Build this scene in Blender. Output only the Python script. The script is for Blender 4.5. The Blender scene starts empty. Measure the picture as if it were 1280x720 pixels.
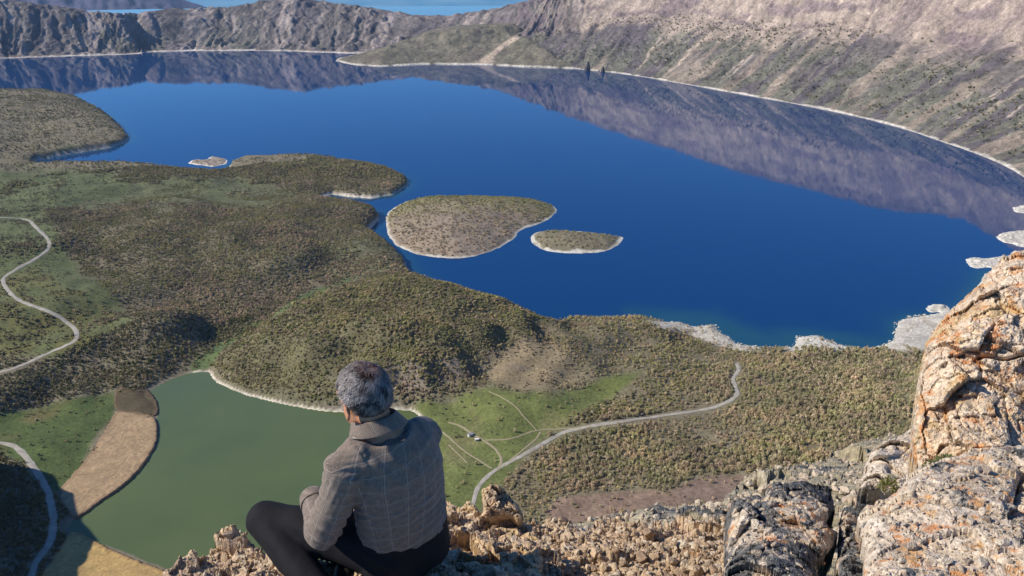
import bpy, math, random
import numpy as np
from mathutils import Vector, noise as mnoise

# ------------------------------------------------------------------ camera, sky, sun, exposure
scene = bpy.context.scene
CAM_H = 550.0                     # metres above the crater lake
PITCH = math.radians(20.4)
F = 1100.0                        # focal length in photo pixels (1280 wide)
cam_d = bpy.data.cameras.new('camera')
cam = bpy.data.objects.new('camera', cam_d)
scene.collection.objects.link(cam)
cam.location = (0, 0, CAM_H)
cam.rotation_euler = (math.radians(90) - PITCH, 0, 0)
cam_d.sensor_width = 36.0
cam_d.lens = 36.0 * F / 1280.0
cam_d.clip_start = 0.1
cam_d.clip_end = 200000.0
scene.camera = cam

SUN_EL = math.radians(36)
SUN_AZ = math.radians(-98)        # compass angle from +Y, negative = to the left
sun_dir = Vector((math.sin(SUN_AZ) * math.cos(SUN_EL), math.cos(SUN_AZ) * math.cos(SUN_EL), math.sin(SUN_EL)))
world = bpy.data.worlds.new("World")
scene.world = world
world.use_nodes = True
wn = world.node_tree.nodes
wl = world.node_tree.links
for n in list(wn):
    wn.remove(n)
w_out = wn.new('ShaderNodeOutputWorld')
w_bg = wn.new('ShaderNodeBackground')
w_sky = wn.new('ShaderNodeTexSky')
w_sky.sky_type = 'NISHITA'
w_sky.sun_disc = False
w_sky.sun_elevation = SUN_EL
w_sky.sun_rotation = SUN_AZ
w_sky.altitude = 2800
w_sky.air_density = 1.0
w_sky.dust_density = 0.15
w_sky.ozone_density = 3.0
w_tint = wn.new('ShaderNodeMix')
w_tint.data_type = 'RGBA'
w_tint.blend_type = 'MULTIPLY'
w_tint.inputs[0].default_value = 1.0
w_tint.inputs[7].default_value = (0.42, 0.85, 1.25, 1)
wl.new(w_sky.outputs[0], w_tint.inputs[6])
wl.new(w_tint.outputs[2], w_bg.inputs[0])
w_bg.inputs[1].default_value = 0.10
wl.new(w_bg.outputs[0], w_out.inputs[0])

sun_l = bpy.data.lights.new('sun', 'SUN')
sun_l.energy = 4.9
sun_l.angle = math.radians(0.5)
sun_l.color = (1.0, 0.91, 0.77)
sun_o = bpy.data.objects.new('sun', sun_l)
scene.collection.objects.link(sun_o)
sun_o.rotation_euler = sun_dir.to_track_quat('Z', 'Y').to_euler()
sun_o.location = (0, 0, CAM_H + 50)

scene.view_settings.view_transform = 'Standard'
scene.view_settings.look = 'None'
scene.view_settings.gamma = 1.0
scene.view_settings.exposure = 0.3
scene.cycles.max_bounces = 6
scene.cycles.volume_bounces = 0

# ------------------------------------------------------------------ helpers
rng = np.random.default_rng(7)
CP, SP = math.cos(PITCH), math.sin(PITCH)
COL = scene.collection


def ray(u, v):
    u = np.asarray(u, float); v = np.asarray(v, float)
    a = (u - 640.0); b = (360.0 - v)
    return np.stack([a, F * CP + b * SP, -F * SP + b * CP], -1)


def at_depth(u, v, d):
    """point seen at photo pixel (u, v), d metres along the optical axis"""
    r = ray(u, v)
    p = r * (np.asarray(d, float) / F)[..., None]
    p[..., 2] += CAM_H
    return p


def at_z(u, v, z=0.0):
    r = ray(u, v)
    k = (np.asarray(z, float) - CAM_H) / r[..., 2]
    p = r * k[..., None]
    p[..., 2] += CAM_H
    return p


def to_px(x, y, z):
    zz = z - CAM_H
    dc = y * CP - zz * SP
    up = y * SP + zz * CP
    dc = np.where(np.abs(dc) < 1e-3, 1e-3, dc)
    return 640 + F * x / dc, 360 - F * up / dc


def _hash(ix, iy, iz, seed):
    h = (ix.astype(np.int64) * 374761393 + iy.astype(np.int64) * 668265263 + iz.astype(np.int64) * 2147483647 + seed * 1274126177) & 0xFFFFFFFF
    h = ((h ^ (h >> 13)) * 1274126177) & 0xFFFFFFFF
    h = ((h ^ (h >> 16)) * 2246822519) & 0xFFFFFFFF
    h = h ^ (h >> 15)
    return (h & 0xFFFFFF) / float(0xFFFFFF)


def vn2(x, y, seed=0):
    ix = np.floor(x).astype(np.int64); iy = np.floor(y).astype(np.int64)
    fx = x - ix; fy = y - iy
    fx = fx * fx * fx * (fx * (fx * 6 - 15) + 10); fy = fy * fy * fy * (fy * (fy * 6 - 15) + 10)
    z = np.zeros_like(ix)
    a = _hash(ix, iy, z, seed); b = _hash(ix + 1, iy, z, seed)
    c = _hash(ix, iy + 1, z, seed); d = _hash(ix + 1, iy + 1, z, seed)
    return (a + (b - a) * fx) * (1 - fy) + (c + (d - c) * fx) * fy


def fbm(x, y, oct=4, seed=0, gain=0.5):
    s = 0; amp = 1; t = 0
    for k in range(oct):
        s = s + amp * (vn2(x * 2 ** k + 17.3 * k, y * 2 ** k - 9.1 * k, seed + k) * 2 - 1)
        t += amp; amp *= gain
    return s / t


def vn3(x, y, z, seed=0):
    ix = np.floor(x).astype(np.int64); iy = np.floor(y).astype(np.int64); iz = np.floor(z).astype(np.int64)
    fx = x - ix; fy = y - iy; fz = z - iz
    fx = fx * fx * (3 - 2 * fx); fy = fy * fy * (3 - 2 * fy); fz = fz * fz * (3 - 2 * fz)
    r = 0
    for dx in (0, 1):
        for dy in (0, 1):
            for dz in (0, 1):
                w = (fx if dx else 1 - fx) * (fy if dy else 1 - fy) * (fz if dz else 1 - fz)
                r = r + w * _hash(ix + dx, iy + dy, iz + dz, seed)
    return r


def fbm3(x, y, z, oct=4, seed=0, gain=0.5):
    s = 0; amp = 1; t = 0
    for k in range(oct):
        s = s + amp * (vn3(x * 2 ** k + 5.3 * k, y * 2 ** k - 3.1 * k, z * 2 ** k + 1.7 * k, seed + k) * 2 - 1)
        t += amp; amp *= gain
    return s / t


def blocks(x, y, z, seed=0, tilt=1.0):
    """broken rock: every jittered cell is a tilted block with its own offset; also returns how near the crack is"""
    ix = np.floor(x).astype(np.int64); iy = np.floor(y).astype(np.int64); iz = np.floor(z).astype(np.int64)
    best = np.full(x.shape, 9.0); second = np.full(x.shape, 9.0); val = np.zeros_like(x)
    for dx in (-1, 0, 1):
        for dy in (-1, 0, 1):
            for dz in (-1, 0, 1):
                jx, jy, jz = ix + dx, iy + dy, iz + dz
                px = jx + _hash(jx, jy, jz, seed); py = jy + _hash(jx, jy, jz, seed + 1); pz = jz + _hash(jx, jy, jz, seed + 2)
                rx, ry, rz = x - px, y - py, z - pz
                d = np.sqrt(rx * rx + ry * ry + rz * rz)
                t1 = _hash(jx, jy, jz, seed + 3) * 2 - 1; t2 = _hash(jx, jy, jz, seed + 4) * 2 - 1; t3 = _hash(jx, jy, jz, seed + 6) * 2 - 1
                h = _hash(jx, jy, jz, seed + 5) * 2 - 1 + tilt * (t1 * rx + t2 * ry + t3 * rz)
                new = d < best
                second = np.where(new, best, np.minimum(second, d))
                val = np.where(new, h, val)
                best = np.where(new, d, best)
    return val, second - best


def sstep(a, b, x):
    t = np.clip((x - a) / (b - a), 0, 1)
    return t * t * (3 - 2 * t)


def sdf(poly, x, y):
    """signed distance, negative inside the polygon"""
    poly = np.asarray(poly, float)
    shp = np.shape(x)
    X = np.ravel(x); Y = np.ravel(y)
    out = np.empty(X.shape)
    A = poly; B = np.roll(poly, -1, 0)
    for s in range(0, len(X), 40000):
        px = X[s:s + 40000, None]; py = Y[s:s + 40000, None]
        ax, ay = A[None, :, 0], A[None, :, 1]; bx, by = B[None, :, 0], B[None, :, 1]
        ex, ey = bx - ax, by - ay
        wx, wy = px - ax, py - ay
        t = np.clip((wx * ex + wy * ey) / (ex * ex + ey * ey + 1e-9), 0, 1)
        d2 = ((wx - ex * t) ** 2 + (wy - ey * t) ** 2).min(1)
        c1 = (ay > py) != (by > py)
        xi = (bx - ax) * (py - ay) / np.where(np.abs(by - ay) < 1e-9, 1e-9, by - ay) + ax
        ins = (np.sum(c1 & (px < xi), 1) % 2) == 1
        out[s:s + 40000] = np.sqrt(d2) * np.where(ins, -1, 1)
    return out.reshape(shp)


def linedist(line, x, y):
    line = np.asarray(line, float)
    shp = np.shape(x); X = np.ravel(x); Y = np.ravel(y)
    out = np.full(X.shape, 1e9)
    for (ax, ay), (bx, by) in zip(line[:-1], line[1:]):
        ex, ey = bx - ax, by - ay
        t = np.clip(((X - ax) * ex + (Y - ay) * ey) / (ex * ex + ey * ey + 1e-9), 0, 1)
        out = np.minimum(out, np.hypot(X - ax - ex * t, Y - ay - ey * t))
    return out.reshape(shp)


def smooth_line(pts, n=8, closed=False):
    P = np.asarray(pts, float); m = len(P); out = []
    rngk = range(m if closed else m - 1)
    for i in rngk:
        if closed:
            p0, p1, p2, p3 = P[(i - 1) % m], P[i], P[(i + 1) % m], P[(i + 2) % m]
        else:
            p0, p1, p2, p3 = P[max(i - 1, 0)], P[i], P[i + 1], P[min(i + 2, m - 1)]
        for k in range(n):
            t = k / n
            out.append(0.5 * ((2 * p1) + (-p0 + p2) * t + (2 * p0 - 5 * p1 + 4 * p2 - p3) * t * t + (-p0 + 3 * p1 - 3 * p2 + p3) * t ** 3))
    if not closed:
        out.append(P[-1])
    return np.array(out)


def new_mesh(name, verts, faces, mat=None, smooth=True, col=None, attrs=None):
    me = bpy.data.meshes.new(name)
    verts = np.asarray(verts, np.float32)
    faces = np.asarray(faces)
    me.vertices.add(len(verts))
    me.vertices.foreach_set('co', verts.ravel())
    k = faces.shape[1] if len(faces) else 4
    me.loops.add(faces.size)
    me.loops.foreach_set('vertex_index', faces.ravel().astype(np.int32))
    me.polygons.add(len(faces))
    me.polygons.foreach_set('loop_start', (np.arange(len(faces)) * k).astype(np.int32))
    me.polygons.foreach_set('loop_total', np.full(len(faces), k, np.int32))
    me.update(calc_edges=True)
    me.validate()
    me.polygons.foreach_set('use_smooth', np.full(len(me.polygons), bool(smooth)))
    if col is not None:
        a = me.color_attributes.new('Col', 'FLOAT_COLOR', 'POINT')
        c4 = np.ones((len(verts), 4), np.float32); c4[:, :3] = col
        a.data.foreach_set('color', c4.ravel())
    for k2, arr in (attrs or {}).items():
        a = me.attributes.new(k2, 'FLOAT', 'POINT')
        a.data.foreach_set('value', np.asarray(arr, np.float32).ravel())
    if mat:
        me.materials.append(mat)
    return me


def link(name, me, parent=None, loc=None):
    o = bpy.data.objects.new(name, me)
    COL.objects.link(o)
    if parent is not None:
        o.parent = parent
    if loc is not None:
        o.location = loc
    return o


def tag(o, label=None, cat=None, group=None, kind=None):
    if label: o['label'] = label
    if cat: o['category'] = cat
    if group: o['group'] = group
    if kind: o['kind'] = kind
    return o


def grid_faces(nr, nc, keep=None):
    i = np.arange(nr - 1)[:, None] * nc + np.arange(nc - 1)[None, :]
    f = np.stack([i, i + 1, i + 1 + nc, i + nc], -1)
    if keep is not None:
        k = keep[:-1, :-1] & keep[1:, :-1] & keep[:-1, 1:] & keep[1:, 1:]
        f = f[k]
    return f.reshape(-1, 4)


def compact(verts, faces, *arrs):
    used = np.unique(faces)
    m = np.full(len(verts), -1); m[used] = np.arange(len(used))
    return (verts[used], m[faces]) + tuple(a[used] for a in arrs)


class NT:
    """tiny node helper"""
    def __init__(self, name):
        self.mat = bpy.data.materials.new(name)
        self.mat.use_nodes = True
        self.n = self.mat.node_tree.nodes; self.l = self.mat.node_tree.links
        self.bsdf = self.n['Principled BSDF']; self.out = self.n['Material Output']
        self.bsdf.inputs['Roughness'].default_value = 0.9
        self.bsdf.inputs['Specular IOR Level'].default_value = 0.25
        self._co = None

    def coords(self):
        if self._co is None:
            g = self.n.new('ShaderNodeTexCoord'); self._co = g.outputs['Object']
        return self._co

    def noise(self, scale, detail=4, rough=0.55, dist=0.0, stretch=None, vec=None):
        t = self.n.new('ShaderNodeTexNoise')
        t.inputs['Scale'].default_value = scale; t.inputs['Detail'].default_value = detail
        t.inputs['Roughness'].default_value = rough; t.inputs['Distortion'].default_value = dist
        v = vec if vec is not None else self.coords()
        if stretch:
            m = self.n.new('ShaderNodeMapping'); m.inputs['Scale'].default_value = stretch
            self.l.new(v, m.inputs['Vector']); v = m.outputs[0]
        self.l.new(v, t.inputs['Vector'])
        return t.outputs['Fac']

    def voro(self, scale, feature='F1', out='Distance', vec=None):
        t = self.n.new('ShaderNodeTexVoronoi'); t.feature = feature
        t.inputs['Scale'].default_value = scale
        self.l.new(vec if vec is not None else self.coords(), t.inputs['Vector'])
        return t.outputs[out]

    def ramp(self, fac, stops, interp='LINEAR'):
        r = self.n.new('ShaderNodeValToRGB'); r.color_ramp.interpolation = interp
        e = r.color_ramp.elements
        while len(e) < len(stops): e.new(0.5)
        for el, (p, c) in zip(e, stops):
            el.position = p
            el.color = (c, c, c, 1) if isinstance(c, (int, float)) else (*c, 1)
        self.l.new(fac, r.inputs[0])
        return r.outputs[0]

    def mix(self, fac, a, b, mode='MIX'):
        m = self.n.new('ShaderNodeMix'); m.data_type = 'RGBA'; m.blend_type = mode
        for sock, v in ((m.inputs[0], fac), (m.inputs[6], a), (m.inputs[7], b)):
            if isinstance(v, (int, float)): sock.default_value = v
            elif isinstance(v, tuple): sock.default_value = (*v, 1)
            else: self.l.new(v, sock)
        return m.outputs[2]

    def math(self, op, a, b=0.0, c=0.0):
        m = self.n.new('ShaderNodeMath'); m.operation = op
        for s, v in zip(m.inputs, (a, b, c)):
            if isinstance(v, (int, float)): s.default_value = v
            else: self.l.new(v, s)
        return m.outputs[0]

    def attr(self, name, out='Color'):
        a = self.n.new('ShaderNodeAttribute'); a.attribute_name = name
        return a.outputs[out]

    def bump(self, h, strength=0.5, dist=0.1, normal=None):
        b = self.n.new('ShaderNodeBump'); b.inputs['Strength'].default_value = strength
        b.inputs['Distance'].default_value = dist
        self.l.new(h, b.inputs['Height'])
        if normal is not None: self.l.new(normal, b.inputs['Normal'])
        self.l.new(b.outputs[0], self.bsdf.inputs['Normal'])
        return b.outputs[0]

    def color(self, c):
        if isinstance(c, tuple): self.bsdf.inputs['Base Color'].default_value = (*c, 1)
        else: self.l.new(c, self.bsdf.inputs['Base Color'])
        return self


def obj_random(nt):
    o = nt.n.new('ShaderNodeObjectInfo')
    return o.outputs['Random']

# ------------------------------------------------------------------ the lie of the land (photo outlines projected onto the ground)
SHORE = [(-700, 118, 35, 60), (-200, 114, 35, 60), (0, 112, 35, 60), (60, 113, 33, 60), (100, 120, 30, 60), (130, 135, 28, 55), (150, 152, 22, 50),
         (163, 170, 10, 25), (158, 178, 2, 5), (140, 184, 0, 0), (110, 189, 0, 0), (70, 196, 0, 0), (48, 201, 0, 0), (44, 206, 0, 0),
         (62, 209, 14, 30), (110, 207, 22, 50), (150, 206, 25, 60), (220, 210, 25, 60), (272, 214, 18, 50), (284, 213, 2, 5), (288, 206, 0, 0), (305, 198, 12, 25),
         (340, 193, 28, 55), (400, 193, 32, 60), (450, 203, 24, 50), (490, 214, 13, 35), (512, 225, 1, 3), (510, 233, 0, 0), (492, 244, 0, 0),
         (464, 248, 0, 0), (440, 247, 0, 0), (416, 243, 0, 0), (404, 246, 0, 0), (414, 251, 0, 0), (432, 247, 24, 30), (455, 254, 22, 32), (473, 263, 12, 22), (477, 274, 0, 0),
         (466, 285, 0, 0), (462, 290, 4, 10), (478, 297, 12, 25), (497, 313, 12, 25), (508, 325, 11, 25), (509, 334, 10, 25), (540, 343, 66, 80),
         (600, 352, 82, 90), (650, 370, 74, 80), (690, 395, 50, 60), (704, 404, 22, 40), (712, 404, 14, 30), (760, 399, 24, 40), (800, 398, 18, 35),
         (808, 403, 2, 5), (830, 406, 0, 0), (850, 404, 0, 0), (868, 409, 0, 0), (892, 405, 0, 0), (900, 415, 0, 0), (922, 430, 0, 0), (960, 434, 0, 0), (992, 434, 0, 0), (996, 421, 0, 0),
         (1022, 419, 0, 0), (1048, 430, 0, 0), (1075, 436, 0, 0), (1100, 434, 0, 0), (1118, 424, 0, 0), (1120, 404, 0, 0), (1136, 396, 0, 0), (1160, 394, 0, 0), (1186, 390, 0, 0),
         (1204, 378, 0, 0), (1222, 355, 0, 0), (1230, 342, 0, 0), (1262, 330, 0, 0), (1330, 320, 0, 0), (1480, 300, 0, 0)]


def shore_world(lst):
    out = []
    for u, v, e, w in lst:
        p = at_z(u, v, e)
        d = p[:2] / np.hypot(*p[:2])
        out.append(p[:2] + d * w)
    return np.array(out)


near_shore = shore_world(SHORE)
LAKE = np.vstack([near_shore, [[4200, 2600], [5200, 6000], [3000, 9000], [-6000, 9000], [-9000, 6000]]])
POND_PX = [(262, 466), (270, 478), (300, 491), (350, 505), (420, 516), (490, 513), (524, 519), (540, 560), (540, 640), (500, 730), (400, 790), (300, 770), (215, 714),
           (180, 700), (128, 680), (88, 664), (96, 645), (150, 607), (184, 570), (195, 532), (198, 508), (186, 492), (212, 476), (240, 467)]
POND = at_z(*np.array(smooth_line(POND_PX, 5, True)).T, 2.0)[:, :2]

ELEV = [(-300, 230, 80), (0, 125, 40), (60, 130, 40), (100, 150, 36), (40, 170, 22), (120, 172, 20), (0, 195, 20), (-100, 160, 45),
        (0, 225, 42), (150, 218, 38), (80, 240, 46), (230, 225, 34), (300, 216, 20), (350, 203, 32), (420, 207, 32), (470, 228, 14), (400, 226, 22), (350, 226, 12), (400, 240, 12), (400, 255, 34),
        (440, 270, 28), (0, 300, 60), (-200, 350, 60), (60, 370, 50), (200, 290, 50), (320, 280, 48), (350, 310, 44), (440, 300, 26), (470, 325, 24), (490, 335, 18), (100, 420, 32),
        (200, 400, 44), (200, 435, 26), (230, 450, 12), (0, 480, 26), (100, 490, 12), (-200, 500, 30), (60, 520, 5), (130, 500, 5), (20, 560, 8), (0, 640, 8), (40, 700, 8), (-60, 640, 16), (160, 475, 12),
        (100, 600, 4), (150, 550, 3), (120, 690, 6), (60, 720, 10), (250, 452, 8), (280, 430, 6), (300, 412, 6), (330, 396, 6), (360, 380, 7), (390, 366, 8), (420, 352, 10), (470, 340, 12),
        (272, 455, 14), (290, 438, 30), (340, 412, 50), (330, 470, 20), (400, 480, 26), (380, 380, 62), (430, 358, 76), (400, 420, 60), (450, 395, 74), (550, 375, 84), (550, 410, 74), (430, 450, 42), (520, 440, 56), (650, 400, 64), (500, 350, 84), (560, 352, 88), (610, 358, 84), (650, 376, 72), (680, 395, 48), (500, 400, 78), (600, 400, 74),
        (480, 450, 48), (560, 440, 54), (640, 430, 44), (680, 420, 34), (500, 490, 16), (560, 480, 18), (600, 470, 24), (650, 440, 40), (700, 440, 36), (740, 450, 30), (765, 465, 14), (660, 470, 20), (720, 480, 10), (720, 415, 20), (800, 410, 20), (760, 410, 26),
        (800, 440, 10), (880, 430, 4), (880, 460, 6), (960, 450, 5), (560, 520, 3), (600, 580, 3), (750, 490, 5), (700, 560, 4), (850, 520, 6), (950, 480, 8), (1000, 520, 10),
        (1050, 450, 5), (1100, 470, 12), (1150, 440, 6), (1150, 420, 4), (1130, 520, 22), (1060, 560, 18), (900, 600, 8), (750, 620, 6), (850, 640, 8), (650, 620, 4), (560, 640, 3), (1250, 400, 8), (1350, 420, 40), (1200, 480, 40),
        (1400, 500, 80), (1200, 560, 50), (1300, 340, 6), (1450, 330, 30)]
EL = np.array(ELEV, float)
EL_XY = at_z(EL[:, 0], EL[:, 1], EL[:, 2])[:, :2]


def base_height(x, y):
    shp = np.shape(x); X = np.ravel(x); Y = np.ravel(y); out = np.empty(X.shape)
    for s in range(0, len(X), 50000):
        xs = X[s:s + 50000, None]; ys = Y[s:s + 50000, None]
        D = np.maximum(np.hypot(xs, ys), 500)
        # range matters more than azimuth: one pixel down covers more ground than one across
        r2 = ((xs - EL_XY[:, 0]) ** 2 + (ys - EL_XY[:, 1]) ** 2) / (0.042 * D) ** 2
        w = 1.0 / (r2 + 0.25) ** 2.2
        out[s:s + 50000] = (w * EL[:, 2]).sum(1) / w.sum(1)
    return out.reshape(shp)


def land(x, y, full=False):
    dl = sdf(LAKE, x, y)
    dp = sdf(POND, x, y)
    P = base_height(x, y)
    P = P + 11.0 * fbm(x / 150, y / 150, 3, 5) * np.clip(P / 30, 0.05, 1) + 2.5 * fbm(x / 40, y / 40, 3, 15) * np.clip(P / 30, 0.04, 1)
    P = np.maximum(P, 2.6)
    wd = np.clip(P * 1.3, 26, 95) * (1 + 0.25 * fbm(x / 60, y / 60, 2, 31))
    rise = 1 - np.exp(-np.maximum(dl, 0) / wd * 2.2)
    dl2 = dl + 6 * fbm(x / 35, y / 35, 3, 77)
    h = P * rise * sstep(-4, 10, dl2)
    h = np.where(dl2 < 2, -0.12 * (2 - dl2) - 0.6 * np.clip(2 - dl2, 0, 1), np.maximum(h, 0.25 + 0.04 * np.clip(dl2, 0, 30)))
    # the pond
    dp2 = dp + 2.5 * fbm(x / 22, y / 22, 3, 91)
    bank = 2.15 + 0.05 * np.clip(dp2, 0, 20) + np.maximum(h - 3.0, 0) * (1 - np.exp(-np.maximum(dp2 - 3, 0) / 26))
    h = np.where(dp < 90, np.where(dp2 < 0, 2.0 + 0.25 * dp2 - 0.3, np.minimum(np.maximum(h, 2.3), bank)), h)
    # crater wall below and beside the viewpoint
    D = np.hypot(x, y); az = np.degrees(np.arctan2(x, y))
    k = 1.02 + 0.05 * np.sin(az * 0.35)
    wall = 520 - D * k + 22 * fbm(x / 70, y / 70, 4, 41) - 18 * sstep(0.35, 0.75, vn2(az / 2.3, D / 900, 5))
    h = np.maximum(h, wall)
    # left flank of the crater, outside the frame; it throws the shade in the lower left corner
    fl = np.minimum(142 + 24 * fbm(x / 80, y / 80, 3, 62), 1.35 * np.maximum(0, -x - 0.69 * y - 15)) * sstep(920, 830, y) * (y > -50) + 0
    h = np.where(fl > 3, np.maximum(h, fl), h)
    fr = 420 * sstep(36, 50, az) * sstep(2600, 1200, D)
    h = np.where(fr > 3, np.maximum(h, fr), h)
    if full:
        return h, dl2, dp2
    return h


# terrain on a fan-shaped grid, finest where the view is
az = np.radians(np.concatenate([np.linspace(-80, -34, 60)[:-1], np.linspace(-34, 34, 900), np.linspace(34, 70, 50)[1:]]))
dd = np.concatenate([np.linspace(60, 600, 90)[:-1], 600 * (5200 / 600.0) ** np.linspace(0, 1, 560)])
AZ, DD = np.meshgrid(az, dd)
TX = DD * np.sin(AZ); TY = DD * np.cos(AZ)
TH, TDL, TDP = land(TX, TY, True)
from_bisect = None


def ground(x, y):
    """terrain height by interpolating the mesh grid itself, so that things sit on the mesh"""
    x = np.asarray(x, float); y = np.asarray(y, float)
    a = np.arctan2(x, y); d = np.hypot(x, y)
    fi = np.interp(d, dd, np.arange(len(dd))); fj = np.interp(a, az, np.arange(len(az)))
    i = np.clip(fi.astype(int), 0, len(dd) - 2); j = np.clip(fj.astype(int), 0, len(az) - 2)
    s = fi - i; t = fj - j
    return (TH[i, j] * (1 - s) + TH[i + 1, j] * s) * (1 - t) + (TH[i, j + 1] * (1 - s) + TH[i + 1, j + 1] * s) * t


def px_ground(u, v):
    """where the view ray through a photo pixel first meets the terrain"""
    u = np.asarray(u, float); v = np.asarray(v, float)
    z = np.full(u.shape, 5.0)
    r = ray(u, v)
    lo = np.full(u.shape, 500.0); hit = np.zeros(u.shape, bool); res = np.zeros(u.shape)
    hd = np.hypot(r[..., 0], r[..., 1])
    slope = r[..., 2] / hd
    for d in np.geomspace(500, 5000, 700):
        x = r[..., 0] / hd * d; y = r[..., 1] / hd * d
        below = (CAM_H + slope * d) <= np.maximum(ground(x, y), 0)
        new = below & ~hit
        res = np.where(new, d, res); hit |= below
    res = np.where(hit, res, 5000)
    x = r[..., 0] / hd * res; y = r[..., 1] / hd * res
    return np.stack([x, y, np.maximum(ground(x, y), 0)], -1)


# land cover by area
U, V = to_px(TX, TY, TH)


def area(poly, soft=4.0, jitter=9.0, u=None, v=None, x=None, y=None):
    u = U if u is None else u; v = V if v is None else v
    x = TX if x is None else x; y = TY if y is None else y
    uu = u + jitter * fbm(x / 45, y / 45, 3, 201); vv = v + jitter * 0.6 * fbm(x / 45, y / 45, 3, 202)
    return sstep(soft, -soft, sdf(poly, uu, vv))


GRASS_BRIGHT = [(520, 500), (560, 492), (620, 484), (700, 490), (760, 470), (800, 465), (760, 505), (700, 530), (660, 560), (640, 600), (600, 640), (540, 640), (500, 560)]
GRASS_LEFT = [(-60, 215), (120, 212), (170, 225), (150, 250), (60, 262), (75, 300), (100, 340), (150, 360), (160, 400), (120, 430), (60, 450), (-60, 440)]
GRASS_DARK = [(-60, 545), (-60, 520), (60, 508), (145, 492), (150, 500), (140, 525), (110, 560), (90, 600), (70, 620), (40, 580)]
GRASS_MID = [(80, 225), (330, 222), (380, 250), (300, 268), (250, 262), (150, 262), (80, 262)]
GULLY = [(236, 456), (256, 440), (300, 408), (345, 385), (390, 362), (450, 344), (440, 350), (385, 375), (330, 400), (280, 435), (258, 462), (240, 468)]
OLIVE = [(-60, 350), (60, 340), (140, 350), (140, 420), (100, 440), (-60, 450)]
SAND = [(612, 476), (624, 440), (656, 424), (700, 432), (716, 452), (710, 478), (690, 490), (650, 486)]
BROWN = [(680, 640), (700, 622), (760, 618), (850, 612), (930, 598), (930, 625), (850, 640), (760, 650), (700, 655)]
BROWN2 = [(842, 612), (870, 596), (930, 598), (960, 612), (900, 625), (850, 628)]
BEACH = [(1098, 438), (1116, 424), (1118, 402), (1135, 393), (1190, 386), (1235, 335), (1300, 318), (1300, 360), (1200, 402), (1160, 437)]
BEACH2 = [(806, 402), (848, 402), (895, 402), (925, 428), (955, 432), (950, 440), (920, 438), (890, 428), (850, 415), (812, 408)]
BEACH3 = [(990, 418), (1024, 415), (1075, 436), (1040, 440), (990, 438)]
FOREST_GREEN = [(255, 455), (300, 412), (400, 366), (500, 340), (600, 345), (700, 398), (660, 420), (600, 440), (560, 470), (500, 480), (420, 500), (300, 480)]
FAR_DARK = [(0, 112), (60, 113), (80, 140), (20, 160), (-60, 170), (-60, 110)]

n1 = fbm(TX / 60, TY / 60, 5, 301); n2 = fbm(TX / 14, TY / 14, 4, 302); n3 = fbm(TX / 260, TY / 260, 3, 303)
def C3(r, g, b): return np.array([r, g, b])
col = C3(0.185, 0.160, 0.105) + 0.022 * n1[..., None] + 0.020 * n2[..., None]
def paint(m, c, vary=0.25):
    global col
    c = C3(*c)[None, None, :] * (1 + vary * (0.6 * n1 + 0.6 * n2))[..., None]
    col = col * (1 - m[..., None]) + c * m[..., None]
g_patch = sstep(0.05, 0.45, n3 + 0.35 * n1)
paint(g_patch * 0.55, (0.12, 0.130, 0.06))
paint(area(GRASS_MID, 8) * 0.75, (0.115, 0.130, 0.055))
paint(area(GRASS_LEFT, 6) * 0.9, (0.098, 0.118, 0.045))
paint(area(OLIVE, 8) * sstep(-0.2, 0.4, n1) * 0.8, (0.125, 0.115, 0.035))
paint(area(FOREST_GREEN, 5) * 0.8, (0.130, 0.120, 0.060))
paint(area(GRASS_BRIGHT, 6) * 0.95, (0.130, 0.155, 0.045))
paint(area(GRASS_BRIGHT, 6) * sstep(0.1, 0.5, n1) * 0.6, (0.20, 0.18, 0.085))
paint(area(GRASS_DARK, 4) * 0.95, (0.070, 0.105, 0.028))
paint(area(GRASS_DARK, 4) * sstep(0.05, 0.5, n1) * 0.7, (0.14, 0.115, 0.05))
paint(area(GULLY, 2, 2) * 0.9, (0.09, 0.135, 0.045))
paint(area(SAND, 6) * 0.85, (0.27, 0.215, 0.13))
paint(area(BROWN, 3) * 0.95, (0.225, 0.155, 0.115))
paint(area(BROWN2, 3) * 0.9, (0.21, 0.15, 0.115))
# whitish drawdown ring left by the falling water
wid = 5.0 + 3 * n1 + 7 * sstep(790, 815, U) * sstep(396, 400, V)
ring = sstep(wid + 4, wid, TDL) * sstep(9, 5, TH)
paint(ring * sstep(-0.55, -0.1, n2 + 0.6 * n1 + 0.15), (0.46, 0.43, 0.37), 0.2)
paint(area(BEACH, 3, 5), (0.52, 0.49, 0.43), 0.25)
paint(area(BEACH, 3, 5) * sstep(0.05, 0.4, n2 + 0.6 * n1) * 0.7, (0.33, 0.29, 0.23), 0.3)
paint(area(BEACH2, 2, 3) * sstep(-0.5, 0.0, n2 + 0.3), (0.48, 0.44, 0.37), 0.2)
paint(area(BEACH3, 2, 3), (0.50, 0.48, 0.42), 0.2)
pring = sstep(4.8, 3.0, TDP + 0.8 * n2) * sstep(-0.5, 0.5, TDP + 1)
hillside = area([(240, 450), (700, 450), (700, 530), (420, 530), (240, 480)], 3, 0)
paint(pring * hillside, (0.60, 0.55, 0.44), 0.15)
paint(pring * (1 - hillside) * 0.6, (0.26, 0.22, 0.16), 0.2)
# bare rock on the steep wall
gx = np.gradient(TH, axis=0) / np.gradient(DD, axis=0)
steep = sstep(0.5, 0.8, np.abs(gx)) * (DD < 1100)
paint(steep, (0.22, 0.185, 0.145), 0.4)
col = np.clip(col, 0.01, 0.8)

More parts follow.
